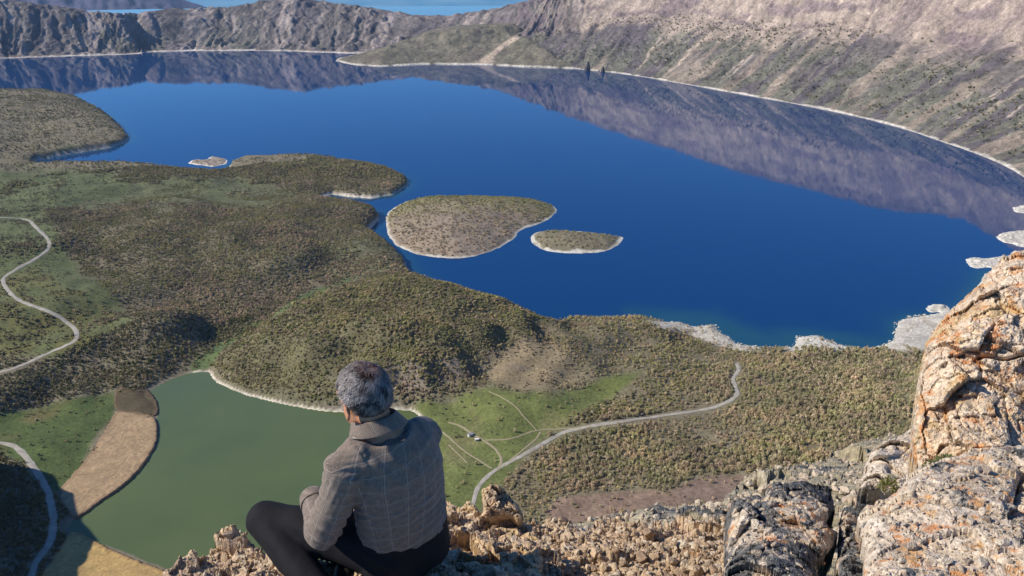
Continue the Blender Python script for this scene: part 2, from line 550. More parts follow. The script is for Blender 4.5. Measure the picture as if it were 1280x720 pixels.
m_terr = NT('ground_cover')
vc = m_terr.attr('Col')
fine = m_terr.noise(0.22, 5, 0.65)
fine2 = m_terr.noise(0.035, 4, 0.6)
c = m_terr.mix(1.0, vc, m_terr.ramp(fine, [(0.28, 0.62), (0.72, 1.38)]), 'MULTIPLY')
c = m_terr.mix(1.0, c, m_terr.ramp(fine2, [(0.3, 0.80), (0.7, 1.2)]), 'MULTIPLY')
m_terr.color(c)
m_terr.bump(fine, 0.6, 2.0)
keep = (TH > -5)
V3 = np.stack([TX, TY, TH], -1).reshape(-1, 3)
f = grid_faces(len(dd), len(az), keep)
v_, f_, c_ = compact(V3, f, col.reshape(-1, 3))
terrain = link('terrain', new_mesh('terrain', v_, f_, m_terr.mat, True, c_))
tag(terrain, 'wooded crater floor and meadows between the lake and the green pond', kind='structure')

# ------------------------------------------------------------------ lake, pond
m_lake = NT('lake_water')
b = m_lake.bsdf
sh = m_lake.attr('shallow', 'Fac')
m_lake.color(m_lake.mix(sh, (0.001, 0.036, 0.138), (0.02, 0.10, 0.11)))
b.inputs['Roughness'].default_value = 0.03
b.inputs['IOR'].default_value = 1.28
b.inputs['Specular IOR Level'].default_value = 0.5
b.inputs['Specular Tint'].default_value = (0.22, 0.76, 1.0, 1)
w1 = m_lake.noise(0.012, 4, 0.6, stretch=(1, 2.2, 1))
m_lake.bump(w1, 0.10, 0.6)
la = np.radians(np.linspace(-75, 75, 420)); ld = np.concatenate([np.geomspace(600, 3200, 260), np.geomspace(3300, 12000, 30)])
LA, LD = np.meshgrid(la, ld); LX = LD * np.sin(LA); LY = LD * np.cos(LA)
s1 = sdf(LAKE, LX, LY)
LU, LV = to_px(LX, LY, np.zeros_like(LX))
shal = np.exp(np.minimum(s1, 0) / 16.0) * 0.6
shal = np.maximum(shal, 0.5 * area([(780, 385), (900, 392), (960, 415), (1010, 412), (1100, 425), (1090, 440), (900, 440), (800, 410)], 12, 12, LU, LV, LX, LY))
lk = new_mesh('crater_lake', np.stack([LX, LY, np.zeros_like(LX)], -1).reshape(-1, 3), grid_faces(len(ld), len(la)), m_lake.mat, True, None, {'shallow': shal.ravel()})
tag(link('lake', lk), 'deep blue crater lake reflecting its walls', kind='structure')

m_pond = NT('pond_water')
pc = m_pond.ramp(m_pond.noise(0.01, 3), [(0.3, (0.084, 0.118, 0.048)), (0.7, (0.102, 0.136, 0.052))])
m_pond.color(pc)
m_pond.bsdf.inputs['Roughness'].default_value = 0.06
m_pond.bsdf.inputs['IOR'].default_value = 1.333
m_pond.bsdf.inputs['Specular IOR Level'].default_value = 0.45
m_pond.bump(m_pond.noise(0.15, 3), 0.08, 0.3)
pp = POND.copy(); ctr = pp.mean(0)
ring_o = ctr + (pp - ctr) * 1.05
nP = len(pp)
pv = np.vstack([[*ctr, 2.0], np.c_[ring_o, np.full(nP, 2.0)]])
bmf = [(0, 1 + i, 1 + (i + 1) % nP) for i in range(nP)]
# a simple fan, concave bays are filled by the bank above it
tag(link('pond', new_mesh('pond', pv, np.array(bmf), m_pond.mat, False)), 'opaque green pond beyond the seated man', kind='structure')

# ------------------------------------------------------------------ islands
m_isl = NT('island_ground')
c = m_isl.mix(1.0, m_isl.attr('Col'), m_isl.ramp(m_isl.noise(0.2, 5, 0.65), [(0.28, 0.65), (0.72, 1.35)]), 'MULTIPLY')
m_isl.color(c); m_isl.bump(m_isl.noise(0.25, 5, 0.65), 0.6, 1.5)
scatter = []          # (x, y, z, kind, scale)


def island(name, px, height, col_in, col_shore, beach, label, seed, cell=3.5, trees=0, wfac=2.4, spike=0.0, green=None):
    poly = at_z(*np.array(smooth_line(px, 5, True)).T, 0.0)[:, :2]
    x0, y0 = poly.min(0) - 25; x1, y1 = poly.max(0) + 25
    nx = int((x1 - x0) / cell) + 2; ny = int((y1 - y0) / cell) + 2
    X, Y = np.meshgrid(np.linspace(x0, x1, nx), np.linspace(y0, y1, ny))
    d = -sdf(poly, X, Y) + (4.0 + (5 if name == 'islet' else 0)) * fbm(X / 22, Y / 22, 4, seed)
    h = height * (1 - np.exp(-np.maximum(d - beach * 0.5, 0) / (height * wfac))) + 0.05 * np.clip(d, 0, beach)
    h = h * (1 + 0.25 * fbm(X / 60, Y / 60, 3, seed + 3)) + (0.6 + spike) * fbm(X / 9, Y / 9, 3, seed + 4) * sstep(0, 8, d) + 0.3
    h = np.where(d < 0, 0.3 * d, h)
    bw = beach * (1 + 0.9 * fbm(X / 45, Y / 45, 3, seed + 19))
    inn = sstep(bw * 0.7, bw * 1.2, d + 3 * fbm(X / 12, Y / 12, 3, seed + 9))
    nn = fbm(X / 30, Y / 30, 4, seed + 5)
    ci = C3(*col_in) * (1 + 0.25 * nn)[..., None]
    if green:
        gm = sstep(0.35, 0.75, (Y - y0) / (y1 - y0) + 0.25 * nn)[..., None]
        ci = ci * (1 - gm) + C3(*green) * gm
    inn = np.clip(inn + 0.5 * sstep(0.1, 0.5, fbm(X / 16, Y / 16, 3, seed + 7)), 0, 1)
    cc = C3(*col_shore) * (1 - inn[..., None]) + ci * inn[..., None]
    v, f, c2 = compact(np.stack([X, Y, h], -1).reshape(-1, 3), grid_faces(ny, nx, d > -6), cc.reshape(-1, 3))
    o = link(name, new_mesh(name, v, f, m_isl.mat, True, c2))
    tag(o, label, kind='structure')
    if trees:
        X2 = rng.uniform(x0, x1, trees); Y2 = rng.uniform(y0, y1, trees)
        d2 = -sdf(poly, X2, Y2)
        ok = d2 > beach + 3
        X2, Y2 = X2[ok], Y2[ok]
        fx = (X2 - x0) / (x1 - x0) * (nx - 1); fy = (Y2 - y0) / (y1 - y0) * (ny - 1)
        z2 = h[np.clip(fy.round().astype(int), 0, ny - 1), np.clip(fx.round().astype(int), 0, nx - 1)]
        scatter.append((X2, Y2, z2 - 0.4, np.full(len(X2), 0), rng.uniform(0.7, 1.25, len(X2))))
    return o


WHITE = (0.52, 0.49, 0.43)
island('island', [(482, 275), (490, 262), (515, 250), (560, 246), (620, 247), (665, 250), (692, 257), (694, 266), (678, 278), (652, 287), (640, 300), (618, 312), (590, 321), (560, 323), (520, 317), (492, 303)],
       36, (0.27, 0.215, 0.160), WHITE, 5, 'large scrubby island with a pale rim of rock', 11, 3.5, 4600, 2.6, green=(0.20, 0.18, 0.09))
island('island', [(664, 301), (668, 292), (690, 288), (730, 290), (760, 294), (778, 297), (768, 309), (745, 316), (700, 316), (676, 311)],
       14, (0.19, 0.17, 0.11), (0.58, 0.55, 0.48), 9, 'small flat island with a broad white shore', 12, 2.5, 700)
for px_, hh, lab in (([(236, 204), (243, 200), (258, 200), (265, 196), (280, 198), (282, 205), (268, 208), (252, 207)], 5, 'low white rocky islet near the far woods'),
                     ([(1208, 327), (1214, 322), (1236, 324), (1257, 319), (1262, 327), (1240, 334), (1218, 335)], 3, 'flat white shoal beside the lichen covered rock'),
                     ([(1157, 385), (1166, 381), (1184, 382), (1184, 390), (1162, 390)], 3, 'small white shoal off the pale beach'),
                     ([(1245, 296), (1262, 290), (1300, 288), (1330, 300), (1290, 309), (1262, 305)], 3, 'white spit above the lichen covered rock'),
                     ([(1266, 260), (1280, 256), (1310, 258), (1300, 266), (1272, 265)], 3, 'thin white shoal at the edge of the picture')):
    island('islet', px_, hh, (0.30, 0.25, 0.20) if px_[0][0] < 400 else (0.50, 0.47, 0.41), (0.64, 0.61, 0.54), 5, lab, int(px_[0][0]), 1.5, 0, 3.0, 2.6)

# ------------------------------------------------------------------ crater wall round the far side of the lake
WSH = [(-900, 110), (-500, 90), (-200, 80), (0, 73), (60, 71), (110, 69.5), (170, 67.5), (190, 65), (260, 63.5), (340, 63.5), (400, 65.5), (470, 68), (540, 73), (600, 79), (640, 82), (700, 84.5), (760, 90), (800, 95.5), (850, 104),
       (900, 113), (950, 122), (1000, 131), (1040, 139), (1080, 148), (1130, 161), (1180, 178), (1220, 192), (1255, 207), (1285, 224), (1320, 243), (1360, 270), (1420, 310)]
ws = at_z(*np.array(WSH).T, 0.0)[:, :2]
ws = smooth_line(ws, 8)
seg = np.r_[0, np.cumsum(np.hypot(*np.diff(ws, axis=0).T))]
nt = 1500
tt = np.linspace(0, seg[-1], nt)
# finer steps where the wall is near
S0 = np.c_[np.interp(tt, seg, ws[:, 0]), np.interp(tt, seg, ws[:, 1])]
k = 61
ker = np.hanning(k); ker /= ker.sum()
def smooth1(a, k=61):
    ker = np.hanning(k); ker /= ker.sum()
    return np.convolve(np.pad(a, k // 2, mode='edge'), ker, 'valid')
T = np.gradient(np.c_[smooth1(S0[:, 0], 121), smooth1(S0[:, 1], 121)], axis=0)
T /= np.hypot(*T.T)[:, None]
N = np.c_[-T[:, 1], T[:, 0]]
WU = np.interp(tt, seg, np.interp(np.arange(len(ws)) / 8.0, np.arange(len(WSH)), np.array(WSH)[:, 0]))
width = np.interp(WU, [-900, 0, 200, 330, 520, 640, 800, 960, 1150, 1280, 1420], [500, 380, 330, 400, 700, 760, 800, 830, 850, 850, 800])
crest_xy = S0 + N * width[:, None]
# crest heights: the far skyline seen directly; the near right wall from the edge of its reflection
SKY = np.array([(-900, -60), (-300, -25), (0, -4), (40, 2), (75, 6), (110, 12), (150, 16), (190, 15), (215, 12), (245, 11), (285, 8), (315, 4), (335, -3), (370, -6), (390, -3), (420, 3), (455, 7), (480, 12), (510, 17), (545, 19), (575, 18), (605, 14), (640, 2), (665, -6), (720, -22), (760, -33)], float)
REF = np.array([(600, 104), (640, 112), (700, 141), (760, 163), (830, 186), (900, 207), (960, 225), (1030, 241), (1075, 257), (1120, 264), (1170, 269), (1215, 277), (1250, 294), (1300, 330), (1500, 400)], float)
D = np.hypot(*crest_xy.T)
def h_from(tab, sign):
    hh = np.full(nt, 250.0)
    for _ in range(12):
        z = hh if sign > 0 else -hh
        u, v = to_px(crest_xy[:, 0], crest_xy[:, 1], z)
        vt = np.interp(u, tab[:, 0], tab[:, 1])
        # elevation that puts this crest point on row vt
        y = crest_xy[:, 1]; x = crest_xy[:, 0]
        t = (360 - vt) / F
        zz = y * (t * CP - SP) / (CP + t * SP) + CAM_H
        hh = 0.5 * hh + 0.5 * (zz if sign > 0 else -zz)
    return hh
h_sky = h_from(SKY, 1); h_ref = h_from(REF, -1)
cu, _ = to_px(crest_xy[:, 0], crest_xy[:, 1], h_sky)
mixr = sstep(620, 700, cu)
crest_h = smooth1(h_sky * (1 - mixr) + h_ref * mixr, 9)
crest_h = np.clip(crest_h, 60, 700)
print('crest', [(int(a), int(b)) for a, b in zip(cu[::100], crest_h[::100])])
ns = 190
ss = np.r_[np.linspace(-0.06, 0.0, 5)[:-1], np.linspace(0, 1.0, ns - 34), np.linspace(1.0, 2.2, 31)[1:]]
S, TT = np.meshgrid(ss, tt, indexing='ij')
W = width[None, :]; HC = crest_h[None, :]
far = sstep(620, 480, WU)[None, :]           # the far side is craggy, the right side is scree below bands of cliff
g_right = 0.72 * np.clip(S, 0, 1) ** 0.95 + 0.28 * sstep(0.60, 0.86, S)
g_far = 0.45 * np.clip(S, 0, 1) + 0.55 * sstep(0.15, 0.95, S)
G = g_right * (1 - far) + g_far * far
beyond = np.clip(S - 1, 0, 2)
Z = HC * (G - 0.55 * beyond ** 1.1)
dist = S * W
env = np.clip(S * 6, 0, 1) * np.clip((1.12 - S) * 5, 0.25, 1)
wob = 60 * fbm(dist / 260, TT / 260, 3, 400)
skew = dist * 0.10
rid = np.abs(fbm((TT + wob + skew) / 95, dist / 900, 3, 401))
rid_s = np.abs(fbm((TT + wob * 0.5 + skew) / 34, dist / 500, 2, 402))
gmask = sstep(-0.35, 0.3, fbm(TT / 300, dist / 260, 3, 431))
gull = -(1 - np.clip(rid * 3.2, 0, 1)) * 26 * gmask - (1 - np.clip(rid_s * 3, 0, 1)) * 6 * gmask + 9 * fbm(TT / 150, dist / 150, 5, 432, 0.6)
crag = np.abs(fbm((TT + 2.2 * wob) / 190, dist / 230, 5, 403, 0.6)) * 62 - 20
crag2 = fbm((TT + wob) / 46, dist / 46, 5, 404, 0.6) * 24
vert = (vn2((TT + 1.5 * wob) / 22, dist / 120, 405) - 0.5) * 16
rel = (gull + 9 * fbm(TT / 60, dist / 60, 3, 406)) * (1 - far) + (crag + crag2 + vert) * far
cliffband = sstep(0.58, 0.66, S) * sstep(1.0, 0.9, S)
rel = rel + cliffband * (1 - far) * 26 * fbm(TT / 45, dist / 40, 5, 407, 0.6) + (1 - far) * 10 * fbm(TT / 26, dist / 34, 4, 408, 0.6)
Z = Z + rel * env * np.clip(HC / 260, 0.35, 1)
Z = np.where(S <= 0, S * W * 0.25 + 0.2, np.maximum(Z, 0.4 + dist * 0.06))
wx = S0[None, :, 0] + N[None, :, 0] * dist; wy = S0[None, :, 1] + N[None, :, 1] * dist
PU, PV = to_px(wx, wy, Z)
q1 = fbm(TT / 170 + 0.0, dist / 170, 4, 410); q2 = fbm((TT + wob + skew) / 55, dist / 420, 4, 411); q3 = fbm(TT / 25, dist / 25, 3, 412)
wc = C3(0.170, 0.150, 0.135) * (1 + 0.25 * q1 + 0.25 * q3)[..., None]
def wpaint(m, c, vary=0.2):
    global wc
    m = np.clip(m, 0, 1)[..., None]
    wc = wc * (1 - m) + C3(*c) * (1 + vary * (q3 + 0.6 * q2))[..., None] * m
R_ = 1 - far
wpaint(R_ * sstep(0.0, 0.35, q1 + 0.3 - 0.9 * (S - 0.2)) * 0.6, (0.130, 0.136, 0.092))
wpaint(R_ * sstep(0.1, 0.45, q2) * 0.75, (0.27, 0.215, 0.170))
wpaint(R_ * sstep(-0.08, -0.36, q2) * 0.7, (0.105, 0.085, 0.105))
band = sstep(0.42, 0.60, S + 0.22 * q1 + 0.12 * q2) * sstep(640, 780, PU)
wpaint(R_ * band * 0.85, (0.37, 0.295, 0.240), 0.35)
wpaint(R_ * sstep(0.10, 0.35, fbm((TT + wob) / 190, dist / 34, 4, 441)) * sstep(0.45, 0.62, S) * 0.65, (0.155, 0.115, 0.130))
wpaint(R_ * sstep(0.15, 0.5, -q1 + 0.4 * q3) * sstep(0.4, 0.8, S) * 0.6, (0.13, 0.095, 0.105))
wpaint(R_ * sstep(0.84, 0.92, S + 0.05 * q1) * 0.6, (0.145, 0.105, 0.115))
# thin pale scree runnels
run = sstep(0.035, 0.0, np.abs(fbm((TT + wob + skew) / 120, dist / 1500, 2, 415))) * sstep(0.0, 0.1, S) * sstep(0.75, 0.35, S)
wpaint(R_ * run * 0.9, (0.42, 0.345, 0.28))
cone = sstep(1.4, 0.6, linedist([(598, 82), (612, 71), (628, 58), (646, 46)], PU, PV) / (3.0 + 4.5 * sstep(66, 82, PV)) + 0.25 * q3)
wpaint(cone * 0.85, (0.42, 0.33, 0.25), 0.1)
wpaint(far * sstep(0.0, 0.4, q2 + q3 * 0.3) * 0.75, (0.36, 0.30, 0.27))
wpaint(far * sstep(-0.1, 0.35, fbm((TT + wob) / 80, dist / 300, 4, 433)) * 0.5, (0.27, 0.225, 0.225))
wpaint(far * sstep(0.05, 0.4, -q2) * 0.6, (0.105, 0.092, 0.100))  # dark streaks paint shadow into the far wall's colour
wpaint(far * sstep(0.1, 0.4, q1) * sstep(0.8, 0.2, S) * 0.5, (0.12, 0.125, 0.085))
wpaint(far * sstep(0.12, 0.03, S) * sstep(0, 0.3, q1 + 0.1) * 0.8, (0.30, 0.22, 0.185))
wid = np.interp(WU, [0, 600, 900, 1200, 1300], [3.4, 3.6, 3.6, 3.2, 3.2])[None, :] * (1 + 0.9 * fbm(TT / 70, dist / 70, 4, 451))
wpaint(0.92 * sstep(wid * 1.3, wid * 0.9, Z), (0.62, 0.57, 0.50), 0.05)
wc = np.clip(wc, 0.02, 0.8)
wc = wc * (1 + 0.10 * (1 - far) * sstep(0.45, 0.7, S))[..., None]
m_wall = NT('crater_wall_rock')
c = m_wall.mix(1.0, m_wall.attr('Col'), m_wall.ramp(m_wall.noise(0.06, 6, 0.75), [(0.30, 0.5), (0.70, 1.5)]), 'MULTIPLY')
c = m_wall.mix(1.0, c, m_wall.ramp(m_wall.noise(0.008, 4, 0.65, 0.8), [(0.32, 0.74), (0.68, 1.28)]), 'MULTIPLY')
c = m_wall.mix(1.0, c, m_wall.ramp(m_wall.noise(0.22, 4, 0.7), [(0.32, 0.70), (0.68, 1.28)]), 'MULTIPLY')
m_wall.color(c); m_wall.bump(m_wall.noise(0.04, 6, 0.7), 0.9, 14.0)
wv = np.stack([wx, wy, Z], -1).reshape(-1, 3)
link_o = link('crater_wall', new_mesh('crater_wall', wv, grid_faces(len(ss), nt), m_wall.mat, True, wc.reshape(-1, 3)))
tag(link_o, 'steep rocky crater wall around the far shore', kind='structure')

# headland running out from the notch in the far wall
HP = [(418, 76), (440, 81), (475, 83.5), (530, 80.5), (600, 81), (660, 84), (720, 86), (780, 60), (700, 20), (640, 12), (560, 22), (500, 40), (470, 58), (440, 68)]
hp = []
for i, (u, v) in enumerate(HP):
    if i < 7: hp.append(at_z(u, v, 0.0)[:2])
base_pts = np.array(hp)
back = at_z(np.array([720, 560, 470, 425]), np.array([60, 50, 62, 72.5]), 0.0)[:, :2]
hpoly = np.vstack([base_pts, back])
x0, y0 = hpoly.min(0) - 40; x1, y1 = hpoly.max(0) + 40
X, Y = np.meshgrid(np.arange(x0, x1, 9.0), np.arange(y0, y1, 9.0))
d = -sdf(hpoly, X, Y) + 9 * fbm(X / 70, Y / 70, 3, 500)
tfrac = sstep(-1500, 150, X)
h = np.maximum(d, 0) * (0.12 + 0.30 * tfrac) ; h = h * (1 + 0.35 * fbm(X / 140, Y / 140, 4, 501)) + 5 * fbm(X / 35, Y / 35, 3, 502) * sstep(0, 60, d)
h = np.minimum(h, 40 + 150 * tfrac) + 0.4
h = np.where(d < 0, 0.3 * d, h)
qq = fbm(X / 45, Y / 45, 4, 503)
hc_ = C3(0.165, 0.150, 0.105) * (1 + 0.5 * qq)[..., None]
hc_ = hc_ * (1 - 0.4 * sstep(0, 0.4, fbm(X / 110, Y / 110, 3, 504))[..., None]) + C3(0.22, 0.18, 0.14) * 0.4 * sstep(0, 0.4, fbm(X / 110, Y / 110, 3, 504))[..., None]
wm = (sstep(26, 14, d) * sstep(-0.4, 0.1, qq + 0.2))[..., None] * sstep(9, 6, h)[..., None]
hu_, hv_ = to_px(X, Y, h)
scar = sstep(1.4, 0.6, linedist([(598, 82), (612, 71), (628, 58), (646, 46)], hu_, hv_) / (3.0 + 4.5 * sstep(66, 82, hv_)) + 0.25 * qq)
hc_ = hc_ * (1 - scar[..., None]) + C3(0.46, 0.37, 0.28) * scar[..., None]
hc_ = hc_ * (1 - wm) + C3(0.6, 0.55, 0.47) * wm
v, f, c2 = compact(np.stack([X, Y, h], -1).reshape(-1, 3), grid_faces(X.shape[0], X.shape[1], d > -20), np.clip(hc_, 0.02, 1).reshape(-1, 3))
tag(link('headland', new_mesh('headland', v, f, m_wall.mat, True, c2)), 'low scrubby headland with a white tip reaching into the far lake', kind='structure')

# ------------------------------------------------------------------ beyond the rim
m_far = NT('distant_lake_water')
fb = m_far.n['Principled BSDF']
st = m_far.noise(0.0006, 5, 0.65, stretch=(1.0, 0.3, 1))
m_far.color(m_far.ramp(st, [(0.35, (0.05, 0.22, 0.34)), (0.62, (0.16, 0.34, 0.42))]))  # pale patches put cloud reflections into the water colour
fb.inputs['Roughness'].default_value = 0.35
fb.inputs['IOR'].default_value = 1.28
fb.inputs['Specular Tint'].default_value = (0.6, 0.85, 1, 1)
m_far.bump(m_far.noise(0.002, 3), 0.3, 10)
ra = np.linspace(0, 2 * np.pi, 97)[:-1]
dv = np.vstack([[0, 0, -600]] + [np.c_[np.cos(ra) * r, np.sin(ra) * r, np.full(96, -600.0)] for r in (9000, 50000)])
df = [(0, 1 + i, 1 + (i + 1) % 96, 1 + (i + 1) % 96) for i in range(96)]
me = bpy.data.meshes.new('distant_lake')
me.from_pydata(dv.tolist(), [], [(0, 1 + i, 1 + (i + 1) % 96) for i in range(96)] + [(1 + i, 97 + i, 97 + (i + 1) % 96, 1 + (i + 1) % 96) for i in range(96)])
me.materials.append(m_far.mat)
tag(link('distant_lake', me), 'pale blue plain of water far beyond the crater rim', kind='structure')

m_mt = NT('distant_mountain_hazed')
c = m_mt.ramp(m_mt.noise(0.0006, 6, 0.65), [(0.3, (0.045, 0.045, 0.085)), (0.7, (0.10, 0.095, 0.15))])  # blue of the distance haze is mixed into the rock colour
m_mt.color(c); m_mt.bump(m_mt.noise(0.0008, 6, 0.65), 1.0, 200)
CR = [(-500, -60), (-100, -40), (60, -28), (120, -22), (180, -15), (215, -6), (235, 1), (252, 7), (268, 12), (290, 18)]
cx = np.linspace(-500, 290, 260); cv = np.interp(cx, *np.array(CR).T)
rows = []
for j, s in enumerate(np.linspace(0, 1, 40)):
    r = ray(cx, cv); hd = np.hypot(r[:, 0], r[:, 1])
    dist_c = 17500.0
    zc = CAM_H + r[:, 2] / hd * dist_c
    dj = 13500 + 4000 * s + 500 * fbm(cx / 30, np.full_like(cx, s * 4), 4, 601) * (1 - s) if s < 1 else np.full_like(cx, dist_c)
    xx = r[:, 0] / hd * dj; yy = r[:, 1] / hd * dj
    zz = -605 + (zc + 605) * s ** 1.2 + 110 * fbm(cx / 14, np.full_like(cx, s * 5), 4, 602) * np.sin(np.pi * s) + 8 * fbm(cx / 8, cx * 0, 3, 603) * s
    rows.append(np.stack([xx, yy, zz], -1))
bk = rows[-1].copy(); bk[:, :2] *= 1.25; bk[:, 2] = -605
rows.append(bk)
mv = np.concatenate(rows)
tag(link('mountain', new_mesh('distant_mountain', mv, grid_faces(41, 260), m_mt.mat, True)), 'hazy blue mountain beyond the crater rim', kind='structure')

# haze
me = bpy.data.meshes.new('haze')
B, z0, z1 = 52000.0, -620.0, 1150.0
me.from_pydata([(x, y, z) for z in (z0, z1) for y in (-B, B) for x in (-B, B)], [], [(0, 2, 3, 1), (4, 5, 7, 6), (0, 1, 5, 4), (2, 6, 7, 3), (0, 4, 6, 2), (1, 3, 7, 5)])
mh = bpy.data.materials.new('haze_air'); mh.use_nodes = True
for n in list(mh.node_tree.nodes):
    if n.type == 'BSDF_PRINCIPLED': mh.node_tree.nodes.remove(n)
pv_ = mh.node_tree.nodes.new('ShaderNodeVolumePrincipled')
pv_.inputs['Color'].default_value = (0.46, 0.68, 1.0, 1)
pv_.inputs['Density'].default_value = 1.5e-5
pv_.inputs['Anisotropy'].default_value = 0.0
mh.node_tree.links.new(pv_.outputs[0], mh.node_tree.nodes['Material Output'].inputs['Volume'])
me.materials.append(mh)
tag(link('haze', me), 'thin blue haze over the crater', kind='stuff')

# ------------------------------------------------------------------ roads and tracks
m_road = NT('gravel_road')
m_road.color(m_road.ramp(m_road.noise(0.12, 6, 0.7), [(0.32, (0.26, 0.24, 0.20)), (0.68, (0.44, 0.41, 0.36))]))
m_dirt = NT('dirt_track')
m_dirt.color(m_dirt.ramp(m_dirt.noise(0.5, 4), [(0.3, (0.26, 0.23, 0.14)), (0.7, (0.36, 0.31, 0.20))]))
road_px = []


def ribbon(name, px, width, mat, label, lift=0.45, jit=0.32):
    s = smooth_line(px, 10)
    road_px.append((s, width))
    p = px_ground(s[:, 0], s[:, 1])[:, :2]
    p = np.c_[smooth1(p[:, 0], 7), smooth1(p[:, 1], 7)]
    sg = np.r_[0, np.cumsum(np.hypot(*np.diff(p, axis=0).T))]
    n = max(int(sg[-1] / 3.0), 8)
    t = np.linspace(0, sg[-1], n)
    c = np.c_[np.interp(t, sg, p[:, 0]), np.interp(t, sg, p[:, 1])]
    tg = np.gradient(c, axis=0); tg /= np.hypot(*tg.T)[:, None] + 1e-9
    nn = np.c_[-tg[:, 1], tg[:, 0]]
    w = width * (1 + jit * fbm(t / 12, t * 0, 3, 700))
    cols = []
    for k in (-0.5, -0.17, 0.17, 0.5):
        q = c + nn * (w * k)[:, None]
        cols.append(np.c_[q, ground(q[:, 0], q[:, 1]) + lift - (0.25 if abs(k) == 0.5 else 0)])
    V = np.stack(cols, 1).reshape(-1, 3)
    o = link(name, new_mesh(name, V, grid_faces(n, 4)[:, ::-1], mat, True))
    tag(o, label, kind='structure')


ribbon('road', [(-40, 272), (10, 273), (34, 275), (46, 286), (60, 300), (60, 312), (40, 327), (10, 344), (4, 353), (14, 368), (32, 380), (62, 391), (86, 405), (96, 417), (92, 428), (70, 438), (40, 452), (12, 463), (-40, 474)], 6.2, m_road.mat, 'pale winding road over the wooded plateau')
ribbon('road', [(-40, 552), (4, 555), (24, 563), (42, 585), (58, 612), (67, 645), (62, 680), (44, 706), (36, 740)], 7.5, m_road.mat, 'road curving through the shade below the cliff')
ribbon('road', [(590, 655), (592, 628), (600, 606), (618, 590), (650, 572), (690, 549), (716, 538), (770, 529), (830, 520), (880, 513), (908, 504), (921, 494), (919, 483), (916, 474), (923, 464), (921, 455)], 5.6, m_road.mat, 'pale road running from the meadow toward the white beach')
TR = 'pale dirt track worn into the meadow'
ribbon('path', [(621, 590), (627, 577), (620, 563), (606, 553), (590, 543), (575, 533), (561, 529)], 3.6, m_dirt.mat, TR + ' past the hut')
ribbon('path', [(606, 551), (640, 549), (668, 540), (700, 537), (740, 535)], 2.6, m_dirt.mat, TR + ' from hut to road')
ribbon('path', [(628, 585), (650, 566), (668, 552), (676, 541)], 2.6, m_dirt.mat, TR + ' beside the road')
ribbon('path', [(616, 587), (598, 576), (580, 564), (566, 552), (553, 540)], 2.6, m_dirt.mat, TR + ' on its left side')
ribbon('path', [(560, 556), (585, 580)], 2.0, m_dirt.mat, TR + ' near the pond')
ribbon('path', [(672, 540), (655, 522), (640, 505), (610, 490)], 2.0, m_dirt.mat, TR + ' toward the wooded hill')

# ------------------------------------------------------------------ trees and scrub
def lump_mesh(name, seed, tris, rx, h, spike, mat, leaf=0.3, core=True):
    r = np.random.default_rng(seed)
    V = []; Fc = []
    if core:
        ico = bpy.data.meshes.new('tmp')
        import bmesh
        bm = bmesh.new(); bmesh.ops.create_icosphere(bm, subdivisions=2, radius=1.0)
        vs = np.array([v.co[:] for v in bm.verts]); fs = [[v.index for v in f.verts] for f in bm.faces]
        bm.free(); bpy.data.meshes.remove(ico)
        n = fbm3(vs[:, 0] * 1.8 + seed, vs[:, 1] * 1.8, vs[:, 2] * 1.8, 2, seed)
        vs = vs * (0.78 + 0.5 * n)[:, None]
        vs = vs * [rx * .8, rx * .8, h * 0.34] + [0, 0, h * 0.55]
        V += vs.tolist(); Fc += fs
    for _ in range(tris):
        d = r.normal(size=3); d /= np.linalg.norm(d)
        p = d * r.uniform(0.65, 1.08) * np.array([rx, rx, h * 0.46]) + [0, 0, h * 0.56]
        if spike:
            top = p + np.array([r.normal() * 0.10, r.normal() * 0.10, r.uniform(0.25, 0.55) * h * 0.6])
            s = r.normal(size=3) * 0.12
            tri = [p - s, p + s, top]
        else:
            tri = [p + r.normal(size=3) * leaf * 0.6 for _ in range(3)]
        b = len(V); V += [list(t) for t in tri]; Fc.append([b, b + 1, b + 2])
    # trunk
    b = len(V)
    for k in range(4):
        a = k * math.pi / 2
        V.append([0.10 * math.cos(a), 0.10 * math.sin(a), -0.6])
    V.append([0, 0, h * 0.8])
    for k in range(4): Fc.append([b + k, b + (k + 1) % 4, b + 4])
    me = bpy.data.meshes.new(name)
    me.from_pydata(V, [], Fc)
    me.materials.append(mat)
    return me


def leaf_mat(name, stops):
    m = NT(name)
    c = m.ramp(obj_random(m), [(p, tuple(min(0.7, x * w) for x, w in zip(k, (1.98, 1.92, 1.74)))) for p, k in stops])
    oi = m.n.new('ShaderNodeObjectInfo')
    c = m.mix(1.0, c, m.ramp(m.noise(0.016, 4, 0.6, vec=oi.outputs['Location']), [(0.34, (0.76, 0.75, 0.78)), (0.5, (1.0, 1.0, 1.0)), (0.66, (1.20, 1.15, 1.08))]), 'MULTIPLY')
    c = m.mix(1.0, c, m.ramp(m.noise(0.05, 3, 0.6, vec=oi.outputs['Location']), [(0.35, (0.90, 1.0, 0.82)), (0.65, (1.10, 1.0, 1.08))]), 'MULTIPLY')
    m.color(c)
    m.bsdf.inputs['Roughness'].default_value = 1.0
    m.bsdf.inputs['Specular IOR Level'].default_value = 0.1
    return m.mat


